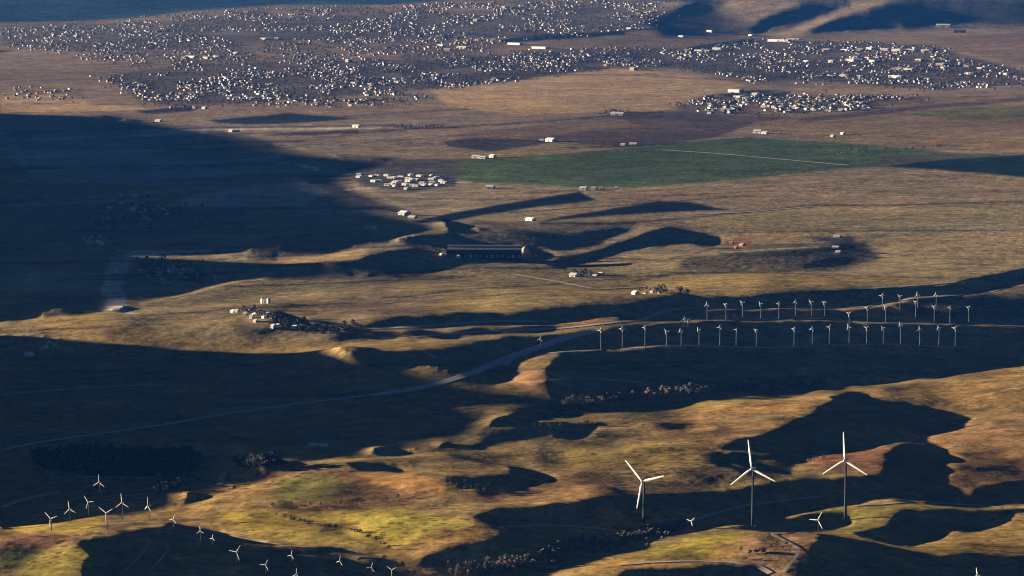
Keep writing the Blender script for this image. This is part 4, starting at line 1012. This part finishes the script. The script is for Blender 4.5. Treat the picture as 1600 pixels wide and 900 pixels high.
COMM = [(1095, 80, 16, 40), (1106, 81, 12, 30), (1122, 78, 18, 40), (1218, 65, 46, 40), (1240, 62, 28, 30), (1293, 80, 14, 40), (1322, 80, 16, 40), (1345, 79, 12, 40), (1362, 77, 14, 50), (1384, 79, 16, 40), (1402, 80, 18, 45), (1424, 80, 22, 40), (1447, 81, 16, 40), (1262, 97, 12, 30), (1300, 98, 10, 30), (1332, 96, 16, 50), (1365, 98, 12, 30), (1438, 96, 14, 40), (1472, 103, 16, 60), (1405, 109, 20, 60), (1420, 111, 18, 30), (1300, 121, 16, 30), (1320, 120, 12, 30), (1345, 121, 10, 30), (1400, 122, 28, 30), (1512, 106, 12, 40), (1535, 109, 12, 50), (1515, 116, 14, 40), (1150, 144, 26, 40), (1155, 153, 16, 40), (1181, 149, 12, 30), (1175, 56, 8, 40), (1573, 117, 8, 30), (1110, 50, 12, 30),
        (300, 90, 22, 30), (325, 92, 14, 40), (340, 89, 12, 30), (370, 84, 10, 30), (416, 62, 14, 50), (434, 62, 10, 40), (196, 64, 8, 30), (120, 58, 8, 30), (555, 132, 12, 30), (580, 133, 10, 30), (690, 73, 14, 30), (725, 76, 22, 40), (700, 79, 14, 30), (805, 70, 30, 30), (845, 76, 34, 40), (745, 33, 10, 40), (790, 13, 8, 50), (985, 46, 10, 40), (1066, 58, 10, 40), (545, 97, 8, 30), (990, 110, 10, 30)]
for i, (c, r, wp, dp) in enumerate(COMM):
    p = at(c, r); L = wp*.8*p.y/F; t = empty("flat_roofed_hall", p, math.radians(rng.uniform(-44, -26)), "large pale flat-roofed hall standing among the small houses of the towns", "building", "large halls in the towns")
    h = rng.uniform(7, 13); MB().box(-L/2, L/2, -dp/2, dp/2, -2, h).build("wall", rng.choice([M_HW[0], M_HW[0], M_HW[1]]), t)
    MB().box(-L/2-.5, L/2+.5, -dp/2-.5, dp/2+.5, h, h+1).build("roof", rng.choice([ROOFS["white"], ROOFS["white"], ROOFS["pale"]]), t)

# ---------------------------------------------------------------- trees and brush of the near valley
r2 = random.Random(21)
def along(px, n, spread_c, spread_r, rnd):
    out = []
    L = [0]
    for a, b in zip(px[:-1], px[1:]): L.append(L[-1]+math.hypot(b[0]-a[0], b[1]-a[1]))
    for _ in range(n):
        s = rnd.uniform(0, L[-1]); k = max(i for i in range(len(L)) if L[i] <= s or i == 0); k = min(k, len(px)-2)
        u = (s-L[k])/(L[k+1]-L[k]); a, b = px[k], px[k+1]
        out.append((a[0]+(b[0]-a[0])*u+rnd.gauss(0, spread_c), a[1]+(b[1]-a[1])*u+rnd.gauss(0, spread_r)))
    return out
creek = along([(880, 632), (930, 628), (1000, 622), (1040, 612), (1100, 608), (1180, 606), (1250, 603), (1290, 600)], 240, 3, 3.2, r2)
pw = sorted([at(*q) for q in creek], key=lambda p: p.y)
put_trees(pw, M_PALE, "pale leafless tree along the creek at the foot of the shaded mesa slope", "trees along the creek", "more pale leafless trees along the shaded creek", "creek_brush", 60, r2, (5, 10))
gully = along([(700, 893), (780, 888), (850, 875), (900, 856), (960, 848), (1010, 838), (1066, 824)], 300, 5, 6, r2)+along([(985, 842), (1030, 832), (1070, 820)], 60, 3, 1.5, r2)
pw = sorted([at(*q) for q in gully], key=lambda p: p.y)
put_trees(pw, M_PALE, "pale leafless tree in the shaded gully below the tall turbines", "trees in the lower gully", "more pale leafless brush in the lower gully", "gully_brush", 70, r2, (4, 8))
wood = [q for q in poly_sample([(50, 712), (120, 704), (200, 708), (290, 708), (322, 718), (300, 738), (260, 745), (150, 744), (60, 735)], 700, r2)]+poly_sample([(365, 722), (430, 718), (445, 730), (380, 737)], 60, r2)+poly_sample([(250, 745), (300, 740), (290, 762), (240, 775)], 60, r2)
pw = sorted([at(*q) for q in wood], key=lambda p: p.y)
put_trees(pw, M_CROWN[1], "dark evergreen tree in the shaded wood above the left turbines", "trees of the dark wood", "rest of the dark evergreen wood above the left turbines", "dark_wood", 60, r2, (8, 14))
v2 = along([(380, 488), (410, 495), (440, 503), (470, 516), (530, 518), (560, 515)], 90, 6, 3, r2)+along([(1010, 456), (1060, 458), (1075, 460)], 30, 6, 2, r2)+along([(215, 412), (260, 425), (320, 440)], 90, 14, 8, r2)+along([(150, 372), (180, 345), (240, 330), (290, 325)], 80, 20, 12, r2)+along([(940, 176), (960, 174), (985, 178)], 24, 3, 1.2, r2)+along([(620, 200), (690, 199)], 40, 4, 1, r2)+along([(1310, 241), (1400, 236), (1470, 230)], 22, 6, 1.5, r2)+along([(890, 430), (935, 428)], 16, 4, 1, r2)
pw = sorted([at(*q) for q in v2], key=lambda p: p.y)
put_trees(pw, M_CROWN[0], "dark tree around the farms and hamlets of the plain", "trees by the farms and hamlets", "rest of the dark trees around the farms and hamlets of the plain", "farm_trees", 65, r2, (6, 13))

v3 = along([(430, 800), (450, 812), (500, 822), (560, 832), (590, 844), (606, 858)], 26, 3, 1.2, r2)+along([(690, 748), (720, 760), (760, 766)], 26, 8, 3, r2)+along([(840, 668), (900, 664), (940, 662)], 14, 6, 2, r2)+along([(1190, 835), (1220, 862), (1160, 868)], 22, 8, 4, r2)+along([(1260, 722), (1290, 712)], 8, 5, 2, r2)+along([(420, 790), (520, 794), (640, 778)], 18, 8, 1.5, r2)
pw = sorted([at(*q) for q in v3], key=lambda p: p.y)
put_trees(pw, M_CROWN[1], "dark scrub oak along the folds of the golden hills in the foreground", "scrub oaks in the hill folds", "rest of the scrub in the folds of the golden hills", "hill_scrub", 60, r2, (3, 6.5))
